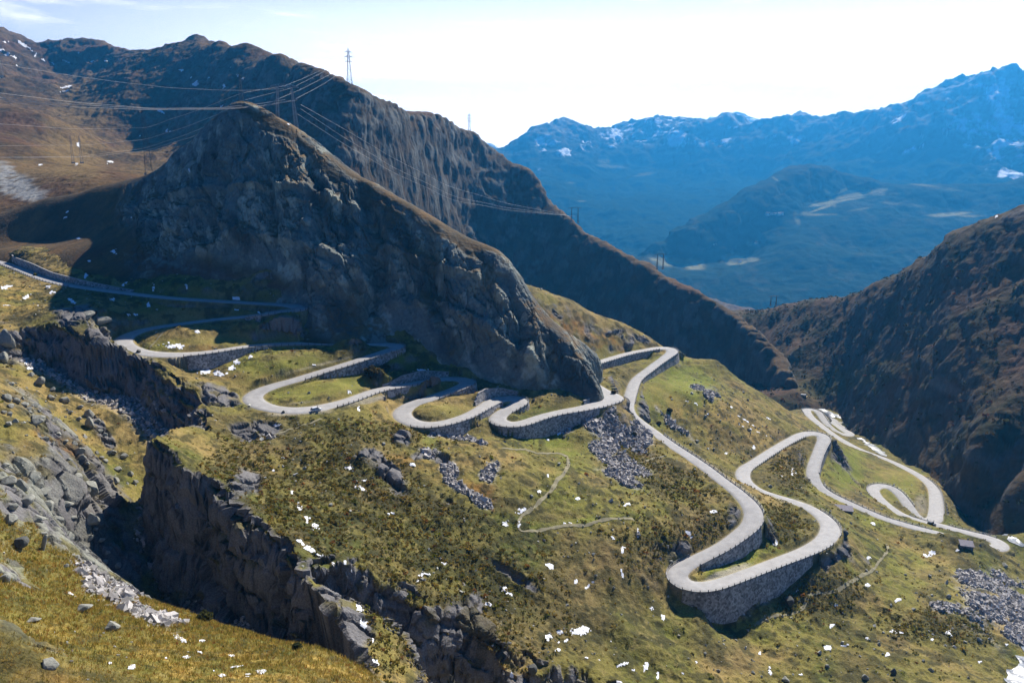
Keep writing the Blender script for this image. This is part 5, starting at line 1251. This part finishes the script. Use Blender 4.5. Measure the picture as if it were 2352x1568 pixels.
P, j = pick(N, (.15 + blob(N, [(80,960,140,60,20),(130,1130,140,90,20),(1150,1420,200,80,20),(1900,1480,300,80,0),(2250,1400,140,90,0),(1400,1250,120,120,0),(700,1050,160,60,20),(150,1500,200,60,0),(1680,980,120,60,20)], .5, .4, depth=.5)) * off * (N.rock < .4) * (N.pxy[1] < 1700), 7000, RNG)
sz = np.exp(RNG.normal(-.9, .45, len(P))).clip(.15, 1.4) * (.5 + .5 * (P[:, 1] / 250)).clip(.4, 1.2); P[:, 2] += sz * .12
stones('stones', P, sz, M['stones'], np.array([.36, .35, .30]) * RNG.uniform(.6, 1.35, (len(P), 1)))

def tufts(name, P, rad_, hgt, n, cols, mat, lean=.5, quad=True):
    """clumps of small leaf faces spread through a low dome"""
    m = len(P)
    a = RNG.uniform(0, 2 * np.pi, (m, n)); r = np.sqrt(RNG.random((m, n))) * rad_[:, None]
    zz = np.sqrt(np.clip(1 - (r / rad_[:, None]) ** 2, 0, 1)) * hgt[:, None] * RNG.uniform(.35, 1.0, (m, n))
    C = P[:, None] + np.stack([r * np.cos(a), r * np.sin(a), zz], -1)
    s_ = (rad_[:, None] * RNG.uniform(.22, .45, (m, n)))[..., None]
    R = rotations(m * n, RNG).reshape(m, n, 3, 3)
    u, w = R[..., 0] * s_, R[..., 1] * s_ * .7
    V = np.stack([C - u - w, C + u - w, C + u + w, C - u + w], 2).reshape(-1, 3)
    f = np.arange(len(V)).reshape(-1, 4)
    c = (np.repeat(cols, n, 0).reshape(m, n, 3) * RNG.uniform(.65, 1.4, (m, n, 1)))
    tag(raw_mesh(name, V, f, mat, False, None, np.repeat(c.reshape(-1, 3), 4, 0)), kind='stuff')
M['leaf'] = material('dwarf shrub leaves', attr=True, rough=.9, spec=.1)
def translucent(m, f):
    n, l = m.node_tree.nodes, m.node_tree.links
    b = n['Principled BSDF']; t = n.new('ShaderNodeBsdfTranslucent'); x = n.new('ShaderNodeMixShader'); x.inputs[0].default_value = f
    src = b.inputs['Base Color'].links[0].from_socket
    l.new(src, t.inputs['Color']); l.new(b.outputs[0], x.inputs[1]); l.new(t.outputs[0], x.inputs[2]); l.new(x.outputs[0], n['Material Output'].inputs['Surface'])
translucent(M['leaf'], .45)
heath = (.05 + blob(N, [(800,1100,170,80,20),(960,1230,230,90,25),(700,1180,130,90,30),(1120,1330,160,90,30),(1000,1400,180,80,20),(560,1080,70,60,0),(860,1000,150,25,5),(1640,1210,60,40,0),(1500,1250,80,60,0),(1800,1195,50,35,20),(1880,1370,120,50,0),(2150,1440,120,40,5),(1450,1050,50,30,0),(1550,1120,90,40,20),(1830,1080,50,40,20),(860,860,26,14,0),(1100,1440,150,100,0),(880,1440,80,100,0)], .6, .6, depth=.35)) * (dR > 2) * (N.rock < .75) * (1 - .8 * meadow) * (N.pxy[1] < 1640) * (N.Y > 150)
P, j = pick(N, heath, 15000, RNG, 480)
pal = np.array([(.095, .085, .018), (.165, .13, .024), (.24, .165, .034), (.22, .095, .022), (.15, .15, .020)])
k = RNG.choice(5, len(P), p=[.30, .30, .22, .04, .14])
rr = np.exp(RNG.normal(-.65, .4, len(P))).clip(.22, 1.3); tufts('heath', P, rr, rr * RNG.uniform(.3, .6, len(P)), 9, pal[k], M['leaf'])
hr = (.25 + sstep(-.3, .4, RM.r2)) * (RM.pxy[1] > 560) * (RM.pxy[0] > 1700) * (RM.pxy[0] < 2420)
P, j = pick(RM, hr, 9000, RNG)
pal = np.array([(.035, .040, .016), (.060, .058, .020), (.085, .060, .028), (.10, .045, .030)]); k = RNG.choice(4, len(P), p=[.45, .25, .2, .1])
rr = RNG.uniform(.9, 2.4, len(P)); tufts('alder_scrub', P, rr, rr * RNG.uniform(.6, 1.0, len(P)), 11, pal[k], M['leaf'])
# grass of the near slope
fore = sstep(0, -6, sd) * (N.rock < .4) * (N.pxy[1] < 1640) * (N.pxy[0] > -60) * (N.pxy[0] < 900)
P, j = pick(N, fore, 22000, RNG, 190)
nb = 7
a = RNG.uniform(0, 6.283, (len(P), nb)); h = RNG.uniform(.22, .55, (len(P), nb)) * (P[:, 1] / 110).clip(.7, 1.3)[:, None]
o_ = RNG.uniform(.05, .28, (len(P), nb)); ln = RNG.uniform(.1, .45, (len(P), nb))
ca, sa = np.cos(a), np.sin(a); bw = .045 * (P[:, 1] / 100).clip(.7, 1.6)[:, None]
b0 = np.stack([P[:, None, 0] + ca * o_ - sa * bw, P[:, None, 1] + sa * o_ + ca * bw, P[:, None, 2] - .05 + 0 * a], -1)
b1 = np.stack([P[:, None, 0] + ca * o_ + sa * bw, P[:, None, 1] + sa * o_ - ca * bw, P[:, None, 2] - .05 + 0 * a], -1)
tp = np.stack([P[:, None, 0] + ca * (o_ + ln), P[:, None, 1] + sa * (o_ + ln), P[:, None, 2] + h], -1)
V = np.stack([b0, b1, tp], 2).reshape(-1, 3)
pal = np.array([(.52, .36, .09), (.40, .29, .055), (.24, .21, .03), (.34, .14, .03), (.12, .11, .022)]); k = RNG.choice(5, len(P), p=[.34, .28, .2, .06, .12])
cc = np.repeat(np.repeat(pal[k], nb, 0) * RNG.uniform(.7, 1.3, (len(P) * nb, 1)), 3, 0)
tag(raw_mesh('grass', V, np.arange(len(V)).reshape(-1, 3), M['leaf'], False, None, cc), kind='stuff')

# single bushes one can tell apart
def bush(px, py, w, col, label):
    p = hit(N, px, py)
    R_ = w / F * p[1] / 2
    root = empty('bush', (p[0], p[1], top(p[0], p[1]))); tag(root, label, 'bush')
    n = 420
    d = RNG.normal(size=(n, 3)); d /= np.linalg.norm(d, axis=1)[:, None]
    rr = R_ * RNG.uniform(.45, 1.0, n) ** .6 * (1 + .25 * np.sin(d[:, 0] * 5 + px) * np.cos(d[:, 2] * 4))
    C = d * rr[:, None] * [1, 1, .75] + [0, 0, R_ * .55]
    s_ = RNG.uniform(.09, .2, n)[:, None] * R_
    Rm = rotations(n, RNG); u, w_ = Rm[..., 0] * s_, Rm[..., 1] * s_ * .7
    V = np.stack([C - u - w_, C + u - w_, C + u + w_, C - u + w_], 1).reshape(-1, 3)
    cols = np.repeat(np.asarray(col) * RNG.uniform(.5, 1.5, (n, 1)), 4, 0)
    raw_mesh('foliage', V, np.arange(4 * n).reshape(-1, 4), M['leaf'], False, root, cols)
    b = Bld()
    for k_ in range(5):
        e = RNG.normal(size=3) * R_ * .5; b.bar((0, 0, -.3), (e[0], e[1], R_ * .7), R_ * .03, 5)
    b.build('stem', M['post'], root)
bush(852, 862, 34, (.05, .042, .018), 'dark brown bush on the meadow below the low wall')
bush(884, 850, 24, (.055, .055, .016), 'green brown bush right of the dark brown bush')
bush(1455, 1000, 14, (.05, .045, .016), 'low bush at the top of the grey scree under the lookout')
bush(1513, 975, 13, (.055, .045, .018), 'bush on the crest beside the road that comes back into view')
bush(1538, 945, 14, (.06, .05, .02), 'round bush in the green slope right of the lookout')
bush(1409, 904, 13, (.07, .05, .02), 'brown bush in the grass behind the lookout')
bush(82, 633, 9, (.20, .17, .03), 'small yellow bush above the shaded road')
bush(1365, 893, 12, (.06, .06, .03), 'bare bush on the corner of the rock nose')
bush(470, 1426, 40, (.07, .07, .02), 'low green bush on the brow of the foreground slope against the gorge')
bush(682, 1490, 26, (.05, .06, .02), 'dark bush at the end of the foreground brow')
# ------------------------------------------------------------------ pylons
def lattice(b, p0, p1, w0, w1, n, r, x=True):
    """four legs from p0 (width w0) to p1 (width w1), n braced panels"""
    p0, p1 = np.asarray(p0, float), np.asarray(p1, float)
    c = [(-1, -1), (1, -1), (1, 1), (-1, 1)]
    def ring(t):
        q = p0 + (p1 - p0) * t; w = (w0 + (w1 - w0) * t) / 2
        return [q + np.array([a * w, e * w, 0]) for a, e in c]
    ts = [1 - (1 - k / n) ** 1.25 for k in range(n + 1)]
    for k in range(n):
        A, B_ = ring(ts[k]), ring(ts[k + 1])
        for i in range(4):
            b.bar(A[i], B_[i], r); j = (i + 1) % 4
            b.bar(A[i], B_[j], r * .6)
            if x: b.bar(A[j], B_[i], r * .6)
            b.bar(B_[i], B_[j], r * .6)
def tower(px, py, H, D, label, rz=0.0, arms=((.60, 4.5), (.73, 5.2), (.86, 4.2)), w0=.14, mat='steel', thick=1.0):
    U, E = ray(px, py); y = D * K
    root = empty('power_pylon', (U * y, y, E * y - .4), rz); tag(root, label, 'pylon', 'power pylons on the mountain')
    r = .12 * thick * max(1, D / 900)
    b = Bld(); lattice(b, (0, 0, 0), (0, 0, H * .86), H * w0, H * .035, 9, r); b.build('lattice_tower', M[mat], root)
    b = Bld(); lattice(b, (0, 0, H * .86), (0, 0, H), H * .035, .2, 3, r * .8, False); b.build('peak', M[mat], root)
    for z, L in arms:
        b = Bld(); zz = H * z; s_ = H / 45.0
        for sg in (-1, 1):
            tipp = np.array([sg * L * s_, 0, zz])
            for yy in (-1, 1):
                b.bar((sg * .6, yy * .7, zz), tipp, r * 1.7); b.bar((sg * .5, yy * .6, zz + 2.0 * s_), tipp, r * .7)
            for k in (.35, .65):
                q = np.array([sg * (.6 + (L * s_ - .6) * k), 0, zz]); b.bar(q + [0, .5 * (1 - k), 0], q + [0, 0, 2.0 * s_ * (1 - k)], r * .5); b.bar(q + [0, -.5 * (1 - k), 0], q + [0, 0, 2.0 * s_ * (1 - k)], r * .5)
        a_ = b.build('crossarm', M[mat], root)
        for sg in (-1, 1):
            q = Bld(); q.bar((sg * L * s_, 0, zz), (sg * L * s_, 0, zz - 2.2 * s_), .09 * thick); q.build('insulator', M['darksteel'], a_)
    b = Bld()
    for a_ in (-1, 1):
        for e in (-1, 1): b.box((a_ * H * w0 / 2, e * H * w0 / 2, -.3), (1.0, 1.0, 1.6))
    b.build('footing', M['kerb'], root)
    return root
tower(803, 192, 43, 1080, 'tallest lattice pylon standing on the mountain crest against the white sky', mat='darksteel', thick=1.25)
tower(1078, 309, 37, 1500, 'smaller lattice pylon farther along the crest against the white sky', mat='darksteel', thick=1.1)
tower(342, 397, 44, 580, 'lattice pylon on the saddle behind the shoulder of the rock hill', .5, ((.52, 2.6), (.66, 2.8)), .10, 'darksteel', .7)
tower(556, 247, 20, 520, 'short narrow pylon rising just behind the summit of the rock hill', .2, ((.93, 4.0),), .12, 'darksteel', .7)
tower(3, 178, 42, 1300, 'pylon at the picture edge under the snowy peaks', .3, ((.62, 4.0), (.78, 4.0)), .12, 'steel', .8)
def portal(px, py, H, span, D, label, rz=0.0, mat='darksteel', fat=1.0, leg_split=0.0):
    U, E = ray(px, py); y = D * K
    root = empty('portal_pylon', (U * y, y, E * y - .3), rz); tag(root, label, 'pylon', 'portal pylons with two legs')
    r = .10 * fat * max(1, D / 900)
    for sg in (-1, 1):
        b = Bld(); lattice(b, (sg * (span / 2 + leg_split), 0, 0), (sg * span / 2, 0, H), H * .085, H * .03, 7, r); b.build('leg', M[mat], root)
        b = Bld(); b.box((sg * (span / 2 + leg_split), 0, -.5), (H * .12, H * .12, 1.6)); b.build('footing', M['kerb'], root)
    b = Bld(); n = 10; x0 = span * 1.0
    for k in range(n):
        a0, a1 = -x0 + 2 * x0 * k / n, -x0 + 2 * x0 * (k + 1) / n
        h0, h1 = [1.5 * max(.1, 1 - (abs(a) / x0) ** 3) * H / 22 for a in (a0, a1)]
        for yy in (-.5, .5):
            b.bar((a0, yy, H), (a1, yy, H), r * .7); b.bar((a0, yy, H + h0), (a1, yy, H + h1), r * .7)
            b.bar((a0, yy, H), (a1, yy, H + h1), r * .5); b.bar((a1, yy, H), (a1, yy, H + h1), r * .5)
    b.build('crossarm', M[mat], root)
    for xx in (-.9, 0, .9):
        b = Bld(); b.bar((xx * span, 0, H), (xx * span, 0, H - 1.8 * H / 22), .10 * fat); b.build('insulator', M['darksteel'], root)
    return root
portal(660, 300, 25, 8.5, 518, 'big portal pylon leaning over the crest of the rock hill with pale struts', .6, 'steel', 1.1, 1.6)
portal(1320, 510, 23, 11, 1400, 'dark two legged pylon on the spur against the blue valley', .15)
portal(1516, 616, 20, 9, 1200, 'two legged pylon in front of the pale far meadow', .2)
portal(1776, 700, 12, 8, 1120, 'very small far pylon above the mouth of the valley', .2)
portal(178, 372, 30, 9, 1000, 'thin two legged mast on the valley floor beside the shaded mountain', .6, 'steel', .8)
# the conductors, each its own sagging wire
def cable(pts, r, label, grp):
    W = np.array([PD(*p) for p in pts]); P = []
    for a, b_ in zip(W[:-1], W[1:]):
        t = np.linspace(0, 1, 15)[:, None]
        q = a + (b_ - a) * t; P.append(q if not len(P) else q[1:])
    P = np.concatenate(P); P[:, 1:] = smooth1(P[:, 1:], 9) * .0 + P[:, 1:]
    P2, _, _ = spline(np.concatenate([P[::7], P[-1:]]), np.zeros(len(P[::7]) + 1), 4.0)
    b = Bld()
    d = np.gradient(P2, axis=0); d /= np.linalg.norm(d, axis=1)[:, None]
    sx = np.cross(d, [0, 0, 1.0]); sx /= np.linalg.norm(sx, axis=1)[:, None]; uz = np.cross(sx, d)
    k = np.arange(5) * 2 * np.pi / 4
    V = P2[:, None] + sx[:, None] * np.cos(k)[None, :, None] * r + uz[:, None] * np.sin(k)[None, :, None] * r
    tag(raw_mesh('power_cable', V.reshape(-1, 3), quads(len(P2), 5), M['cable']), label, 'cable', grp)
gA = 'power cables crossing to the portal pylon'
cable([(-60,138,420),(0,147,430),(158,173,455),(267,188,475),(392,202,492),(497,207,505),(560,208,511),(652,204,517)], .055, 'uppermost thin cable running from the picture edge to the portal pylon', gA)
LT = 'bright cable of the close triple sagging across the shaded valley'
for k, pts in enumerate([[(-60,205,380),(0,214,390),(170,235,425),(353,249,462),(500,248,490),(600,238,508),(655,229,517)], [(-60,215,380),(0,224,390),(170,240,425),(367,251,462),(520,249,490),(600,243,506),(668,231,517)], [(-60,222,380),(0,230,390),(170,246,425),(350,252.5,462),(520,251,490),(600,245,506),(683,230,517)]]):
    cable(pts, .068, LT, gA)
cable([(-60,281,480),(0,285,490),(167,296,540),(250,296,562),(334,293,578),(450,255,545),(553,215,520)], .05, 'thin cable from the saddle pylon to the short pylon behind the summit', gA)
LB = 'thin lower cable passing in front of the saddle pylon'
for pts in [[(-60,335,470),(0,335,480),(200,333,530),(333,320,565),(420,294,560),(500,263,540),(560,238,522)], [(-60,361,470),(0,361,480),(183,360,530),(333,340,565),(420,312,560),(493,283,545)], [(-60,362,470),(0,363,480),(210,360,530),(333,346,565),(440,315,560),(493,290,545)]]:
    cable(pts, .045, LB, gA)
gB = 'power cables climbing to the crest'; LC = 'thin cable climbing from the portal pylon to the mountain crest'
for pts in [[(560,213,521),(650,198,560),(690,183,640),(735,163,800)], [(563,230,521),(667,203,560),(705,185,650),(747,163,800)], [(633,230,517),(690,206,580),(722,190,660),(760,170,800)], [(680,227,517),(720,206,600),(745,192,680),(773,173,800)]]:
    cable(pts, .05, LC, gB)
gC = 'power cables descending to the dark spur pylon'; LD = 'cable descending across the dark mountain flank to the spur pylon'
for pts in [[(690,240,517),(784,293,640),(905,364,800),(1030,427,1000),(1160,466,1200),(1300,494,1390)], [(690,250,517),(784,312,640),(905,385,800),(1044,451,1000),(1165,477,1200),(1310,496,1390)], [(683,262,517),(784,327,640),(905,397,800),(1044,460,1000),(1170,483,1200),(1322,497,1390)]]:
    cable(pts, .075, LD, gC)

# ------------------------------------------------------------------ cars
M['white paint'] = material('white car paint', (.72, .75, .78), rough=.3, spec=.5)
M['dark paint'] = material('dark blue car paint', (.018, .024, .040), rough=.22, spec=.6)
M['glass'] = material('tinted car glass', (.02, .035, .05), rough=.08, spec=.8)
M['tyre'] = material('tyre rubber', (.015, .015, .016), rough=.8)
M['alloy'] = material('alloy rim', (.45, .46, .48), rough=.35, metal=.6)
M['lamp'] = material('lamp lens', (.7, .7, .68), rough=.15, spec=.8)
M['tail'] = material('red tail lamp', (.45, .02, .02), rough=.2)
M['trim'] = material('black plastic trim', (.025, .025, .027), rough=.6)
def car(name, j, lat, head, paint, label, L=4.5, Wd=1.85, Ht=1.68, door_open=False, rack=False):
    p = RP[j] + RN[j] * lat
    rz = math.atan2(RT[j, 1], RT[j, 0]) + head
    root = empty(name, (p[0], p[1], p[2] + .06), rz); tag(root, label, 'car')
    h = L / 2; w = Wd / 2
    # body: stations along the car, front at +x
    prof = [(-h, .55, .95), (-h * .97, .34, 1.02), (-h * .62, .28, 1.03), (-.2, .27, 1.02), (h * .36, .27, 1.02), (h * .72, .28, .93), (h * .94, .33, .80), (h, .45, .66)]
    wid = [.86, .95, 1, 1, 1, .98, .93, .82]
    V, Fc = [], []
    sec = [(-1, 0), (-1, .35), (-.97, .8), (-.86, 1), (.86, 1), (.97, .8), (1, .35), (1, 0)]
    for (x, z0, z1), k in zip(prof, wid):
        for a, t in sec: V.append((x, a * w * k, z0 + (z1 - z0) * t))
    n = len(sec)
    for i in range(len(prof) - 1):
        for q in range(n): Fc.append((i * n + q, i * n + (q + 1) % n, (i + 1) * n + (q + 1) % n, (i + 1) * n + q))
    b = Bld(); b.add(V, [tuple(reversed(f)) for f in Fc] + [tuple(range(n)), tuple(range(len(V) - 1, len(V) - n - 1, -1))])
    body = b.build('body', M[paint], root, True); 
    # cabin: glasshouse with a painted roof over it
    cab = [(-h * .95, 1.0), (-h * .86, 1.36), (-h * .72, Ht - .08), (.25, Ht - .05), (.52, Ht - .14), (h * .46, 1.0)]
    V = []
    for x, z in cab:
        k = .93 - .20 * (z - 1.0) / (Ht - 1.0)
        V += [(x, -w * k, z), (x, w * k, z)]
    Fc = [(2 * i, 2 * i + 1, 2 * i + 3, 2 * i + 2) for i in range(len(cab) - 1)] + [tuple(range(0, 12, 2)), tuple(range(11, 0, -2))]
    b = Bld(); b.add(V, Fc); b.build('windows', M['glass'], root)
    b = Bld(); k = .76
    rv = [(-h * .78, Ht - .10), (-h * .70, Ht - .02), (.2, Ht + .01), (.50, Ht - .10)]
    V = []
    for x, z in rv: V += [(x, -w * k, z), (x, w * k, z), (x, w * k * 1.02, z - .07), (x, -w * k * 1.02, z - .07)]
    Fc = []
    for i in range(3):
        for q in range(4): Fc.append((4 * i + q, 4 * i + (q + 1) % 4, 4 * i + 4 + (q + 1) % 4, 4 * i + 4 + q))
    b.add(V, Fc + [(3, 2, 1, 0), (12, 13, 14, 15)]); b.build('roof', M[paint], root)
    b = Bld()
    for sg in (-1, 1):
        for (xa, za), (xb, zb_) in (((-h * .93, 1.0), (-h * .72, Ht - .08)), ((-.55, 1.0), (-.50, Ht - .07)), ((h * .46, 1.0), (.50, Ht - .12)), ((-h * .45, 1.0), (-h * .42, Ht - .07))):
            ka = .935 - .20 * (za - 1.0) / (Ht - 1.0); kb = .935 - .20 * (zb_ - 1.0) / (Ht - 1.0)
            b.bar((xa, sg * w * ka, za), (xb, sg * w * kb, zb_), .05)
    b.build('pillar', M[paint], root)
    for x in (-h * .60, h * .60):
        for sg in (-1, 1):
            q = Bld(); q.bar((x, sg * (w - .20), .34), (x, sg * (w + .01), .34), .34, 16); t_ = q.build('wheel', M['tyre'], root)
            q = Bld(); q.bar((x, sg * (w - .02), .34), (x, sg * (w + .03), .34), .21, 10); q.build('rim', M['alloy'], t_)
    for sg in (-1, 1):
        q = Bld(); q.box((h * .93, sg * w * .66, .74), (.16, .42, .13)); q.build('headlight', M['lamp'], root)
        q = Bld(); q.box((-h * .965, sg * w * .74, .90), (.12, .26, .22)); q.build('tail_light', M['tail'], root)
        q = Bld(); q.box((h * .34, sg * (w + .08), 1.05), (.12, .20, .13)); q.build('mirror', M[paint], root)
        if not (door_open and sg < 0):
            q = Bld(); q.box((.12, sg * w * 1.0, .66), (1.0, .03, .62)); q.build('door', M[paint], root)
    q = Bld(); q.box((h * .985, 0, .50), (.08, Wd * .62, .2)); q.build('grille', M['trim'], root)
    if door_open:
        q = Bld(); q.box((.62, -w - .42, .74), (.10, .86, .85), .25); d = q.build('door', M[paint], root); d['label'] = 'front door standing open'
        q = Bld(); q.box((.62, -w - .42, 1.3), (.05, .70, .32), .25); q.build('window', M['glass'], d)
    if rack:
        q = Bld()
        for x in (-1.0, .0): q.bar((x, -w * .72, Ht + .1), (x, w * .72, Ht + .1), .03)
        for sg in (-1, 1): q.bar((-1.3, sg * w * .7, Ht + .07), (.2, sg * w * .7, Ht + .07), .03)
        q.build('roof_rack', M['trim'], root)
    return root
jc = road_at(717, 941)
side = np.sign((PZ(718, 948, RP[jc, 2] / K)[:2] - RP[jc, :2]) @ RN[jc, :2]) or -1
car('parked_car', jc, side * 3.2, .10, 'white paint', 'white estate car with its front door open on the road edge at the bend', door_open=True)
jd = road_at(2140, 1204)
car('dark_car', jd, -1.2 * np.sign(RN[jd, 1]) if False else 1.3, math.pi, 'dark paint', 'dark blue off-road car at the road junction near the stream', 4.4, 1.85, 1.75, rack=True)

# person beside the white car, one continuous skinned figure
def person(loc, rz, label):
    root = empty('person', loc, rz); tag(root, label, 'person')
    V = [(0, 0, .95), (0, 0, 1.15), (0, 0, 1.38), (0, .01, 1.50), (0, .03, 1.58), (0, .03, 1.72)]
    R = [.15, .14, .16, .06, .085, .07]; E = [(0, 1), (1, 2), (2, 3), (3, 4), (4, 5)]
    for sg in (-1, 1):
        k = len(V); V += [(sg * .10, 0, .88), (sg * .11, .02, .50), (sg * .11, -.01, .09), (sg * .12, .14, .04)]; R += [.095, .065, .05, .04]; E += [(0, k), (k, k + 1), (k + 1, k + 2), (k + 2, k + 3)]
        k = len(V); V += [(sg * .19, 0, 1.40), (sg * .25, .02, 1.14), (sg * .24, .16, .95), (sg * .24, .22, .90)]; R += [.06, .05, .035, .032]; E += [(2, k), (k, k + 1), (k + 1, k + 2), (k + 2, k + 3)]
        for f_ in range(4):
            m_ = len(V); yy = -.027 + .018 * f_; ln = (.055, .07, .075, .06)[f_]
            V += [(sg * .24 + yy, .25, .875), (sg * .24 + yy, .26, .875 - ln)]; R += [.009, .007]; E += [(k + 3, m_), (m_, m_ + 1)]
        m_ = len(V); V += [(sg * .21, .25, .91), (sg * .205, .285, .89)]; R += [.010, .008]; E += [(k + 3, m_), (m_, m_ + 1)]
    me = bpy.data.meshes.new('body'); me.from_pydata(V, E, []); me.materials.append(M['cloth'])
    o = bpy.data.objects.new('body', me); COL.objects.link(o); o.parent = root
    sk = o.modifiers.new('skin', 'SKIN'); me.skin_vertices.new() if not me.skin_vertices else None
    for i, r in enumerate(R): me.skin_vertices[0].data[i].radius = (r, r * .85)
    me.skin_vertices[0].data[0].use_root = True
    o.modifiers.new('sub', 'SUBSURF').render_levels = 1
    bm = bmesh.new(); bmesh.ops.create_uvsphere(bm, u_segments=10, v_segments=6, radius=.098)
    for v in bm.verts: v.co.z = max(v.co.z, -.02) + 1.69; v.co.y += .015
    hm = bpy.data.meshes.new('hair'); bm.to_mesh(hm); bm.free(); hm.materials.append(M['tyre'])
    h = bpy.data.objects.new('hair', hm); COL.objects.link(h); h.parent = root
M['cloth'] = material('dark jacket', (.020, .022, .028), rough=.9)
pc = RP[jc] + RT[jc] * 1.35 + RN[jc] * side * 1.6
person((pc[0], pc[1], pc[2] + .05), 2.0, 'person in dark clothes standing behind the bonnet of the white car')

# ------------------------------------------------------------------ huts, far houses, valley bridge
M['slate'] = material('slate slab roof', (.21, .19, .21), rough=.85, vary=.2, vscale=1.2, bump=.05, bscale=2)
M['rubble'] = material('rubble wall', (.17, .165, .16), rough=.9, vary=.3, vscale=1, crack=.5, cscale=2.0, bump=.06, bscale=3)
def hut(px, py, L, Wd, Hf, Hb, rz, label):
    p = hit(N, px, py); x, y = p[0], p[1]; z = top(x, y)
    root = empty('stone_hut', (x, y, z), rz); tag(root, label, 'hut')
    b = Bld(); h, w = L / 2, Wd / 2
    V = [(-h, -w, -1.5), (h, -w, -1.5), (h, w, -1.5), (-h, w, -1.5), (-h, -w, Hf), (h, -w, Hf), (h, w, Hb), (-h, w, Hb)]
    b.add(V, [(0, 3, 2, 1), (4, 5, 6, 7), (0, 1, 5, 4), (1, 2, 6, 5), (2, 3, 7, 6), (3, 0, 4, 7)]); b.build('wall', M['rubble'], root)
    b = Bld(); sl = (Hb - Hf) / Wd; e = .45
    V = []
    for dz in (.03, .28):
        V += [(-h - e, -w - e, Hf - sl * e + dz), (h + e, -w - e, Hf - sl * e + dz), (h + e, w + e, Hb + sl * e + dz), (-h - e, w + e, Hb + sl * e + dz)]
    b.add(V, [(0, 3, 2, 1), (4, 5, 6, 7), (0, 1, 5, 4), (1, 2, 6, 5), (2, 3, 7, 6), (3, 0, 4, 7)]); b.build('roof', M['slate'], root)
    b = Bld(); b.box((-h * .3, -w - .02, .6), (.9, .08, 1.5)); b.build('door', M['trim'], root)
hut(1937, 1170, 8.4, 4.6, .5, 1.1, -.26, 'low stone hut with a long flat slate roof below the descending straight')
hut(2219, 1254, 5.4, 4.0, 1.0, 1.8, -.30, 'small stone hut with a dark slate roof beside the snow patches')
M['plaster'] = material('white plaster', (.80, .79, .76), rough=.8)
M['tile'] = material('brown roof', (.12, .08, .06), rough=.8)
def house(px, py, L, label):
    p = hit_any(px, py, (WM, FM))
    if p is None: return
    root = empty('far_house', p, RNG.uniform(-.5, .5)); tag(root, label, 'house', 'houses across the main valley')
    b = Bld(); b.box((0, 0, L * .18), (L, L * .7, L * .7)); b.build('wall', M['plaster'], root)
    b = Bld(); r = L * .56; b.prism([(-L * .42, L * .52), (L * .42, L * .52), (0, L * .85)], -r, r); b.build('roof', M['tile'], root)
for px, py in ((1764, 494), (1772, 495), (1780, 494), (1789, 495), (1795, 493), (1700, 602), (1586, 592), (1737, 560), (1640, 565)):
    house(px, py, RNG.uniform(14, 24), 'tiny white house among the dark woods across the main valley')
# grey van on the far valley road, on its abutment
p = hit_any(1846, 912)
if p is not None:
    root = empty('van', (p[0], p[1], top(p[0], p[1]) + .1), -.35); tag(root, 'grey van with its headlights on at the far valley road', 'van')
    b = Bld(); b.prism([(-1.0, .4), (1.0, .4), (1.05, 1.3), (.9, 2.5), (-.9, 2.5), (-1.05, 1.3)], -2.9, 2.0); b.build('body', material('grey van paint', (.35, .37, .40), rough=.4), root)
    b = Bld(); V = [(2.0, -1, .4), (2.0, 1, .4), (2.0, .9, 2.45), (2.0, -.9, 2.45), (2.9, -1, .4), (2.9, 1, .4), (2.85, .95, 1.3), (2.85, -.95, 1.3)]
    b.add(V, [(0, 1, 2, 3), (4, 7, 6, 5), (0, 4, 5, 1), (1, 5, 6, 2), (2, 6, 7, 3), (3, 7, 4, 0)]); b.build('cab', M['glass'], root)
    for x in (-1.9, 1.8):
        for sg in (-1, 1):
            b = Bld(); b.bar((x, sg * .8, .38), (x, sg * 1.05, .38), .38, 12); b.build('wheel', M['tyre'], root)
    hm = bpy.data.materials.new('headlight lit'); hm.use_nodes = True
    hm.node_tree.nodes['Principled BSDF'].inputs['Emission Color'].default_value = (1, .75, .4, 1); hm.node_tree.nodes['Principled BSDF'].inputs['Emission Strength'].default_value = 6
    for sg in (-1, 1):
        b = Bld(); b.box((2.93, sg * .7, .8), (.1, .4, .35)); b.build('headlight', hm, root)
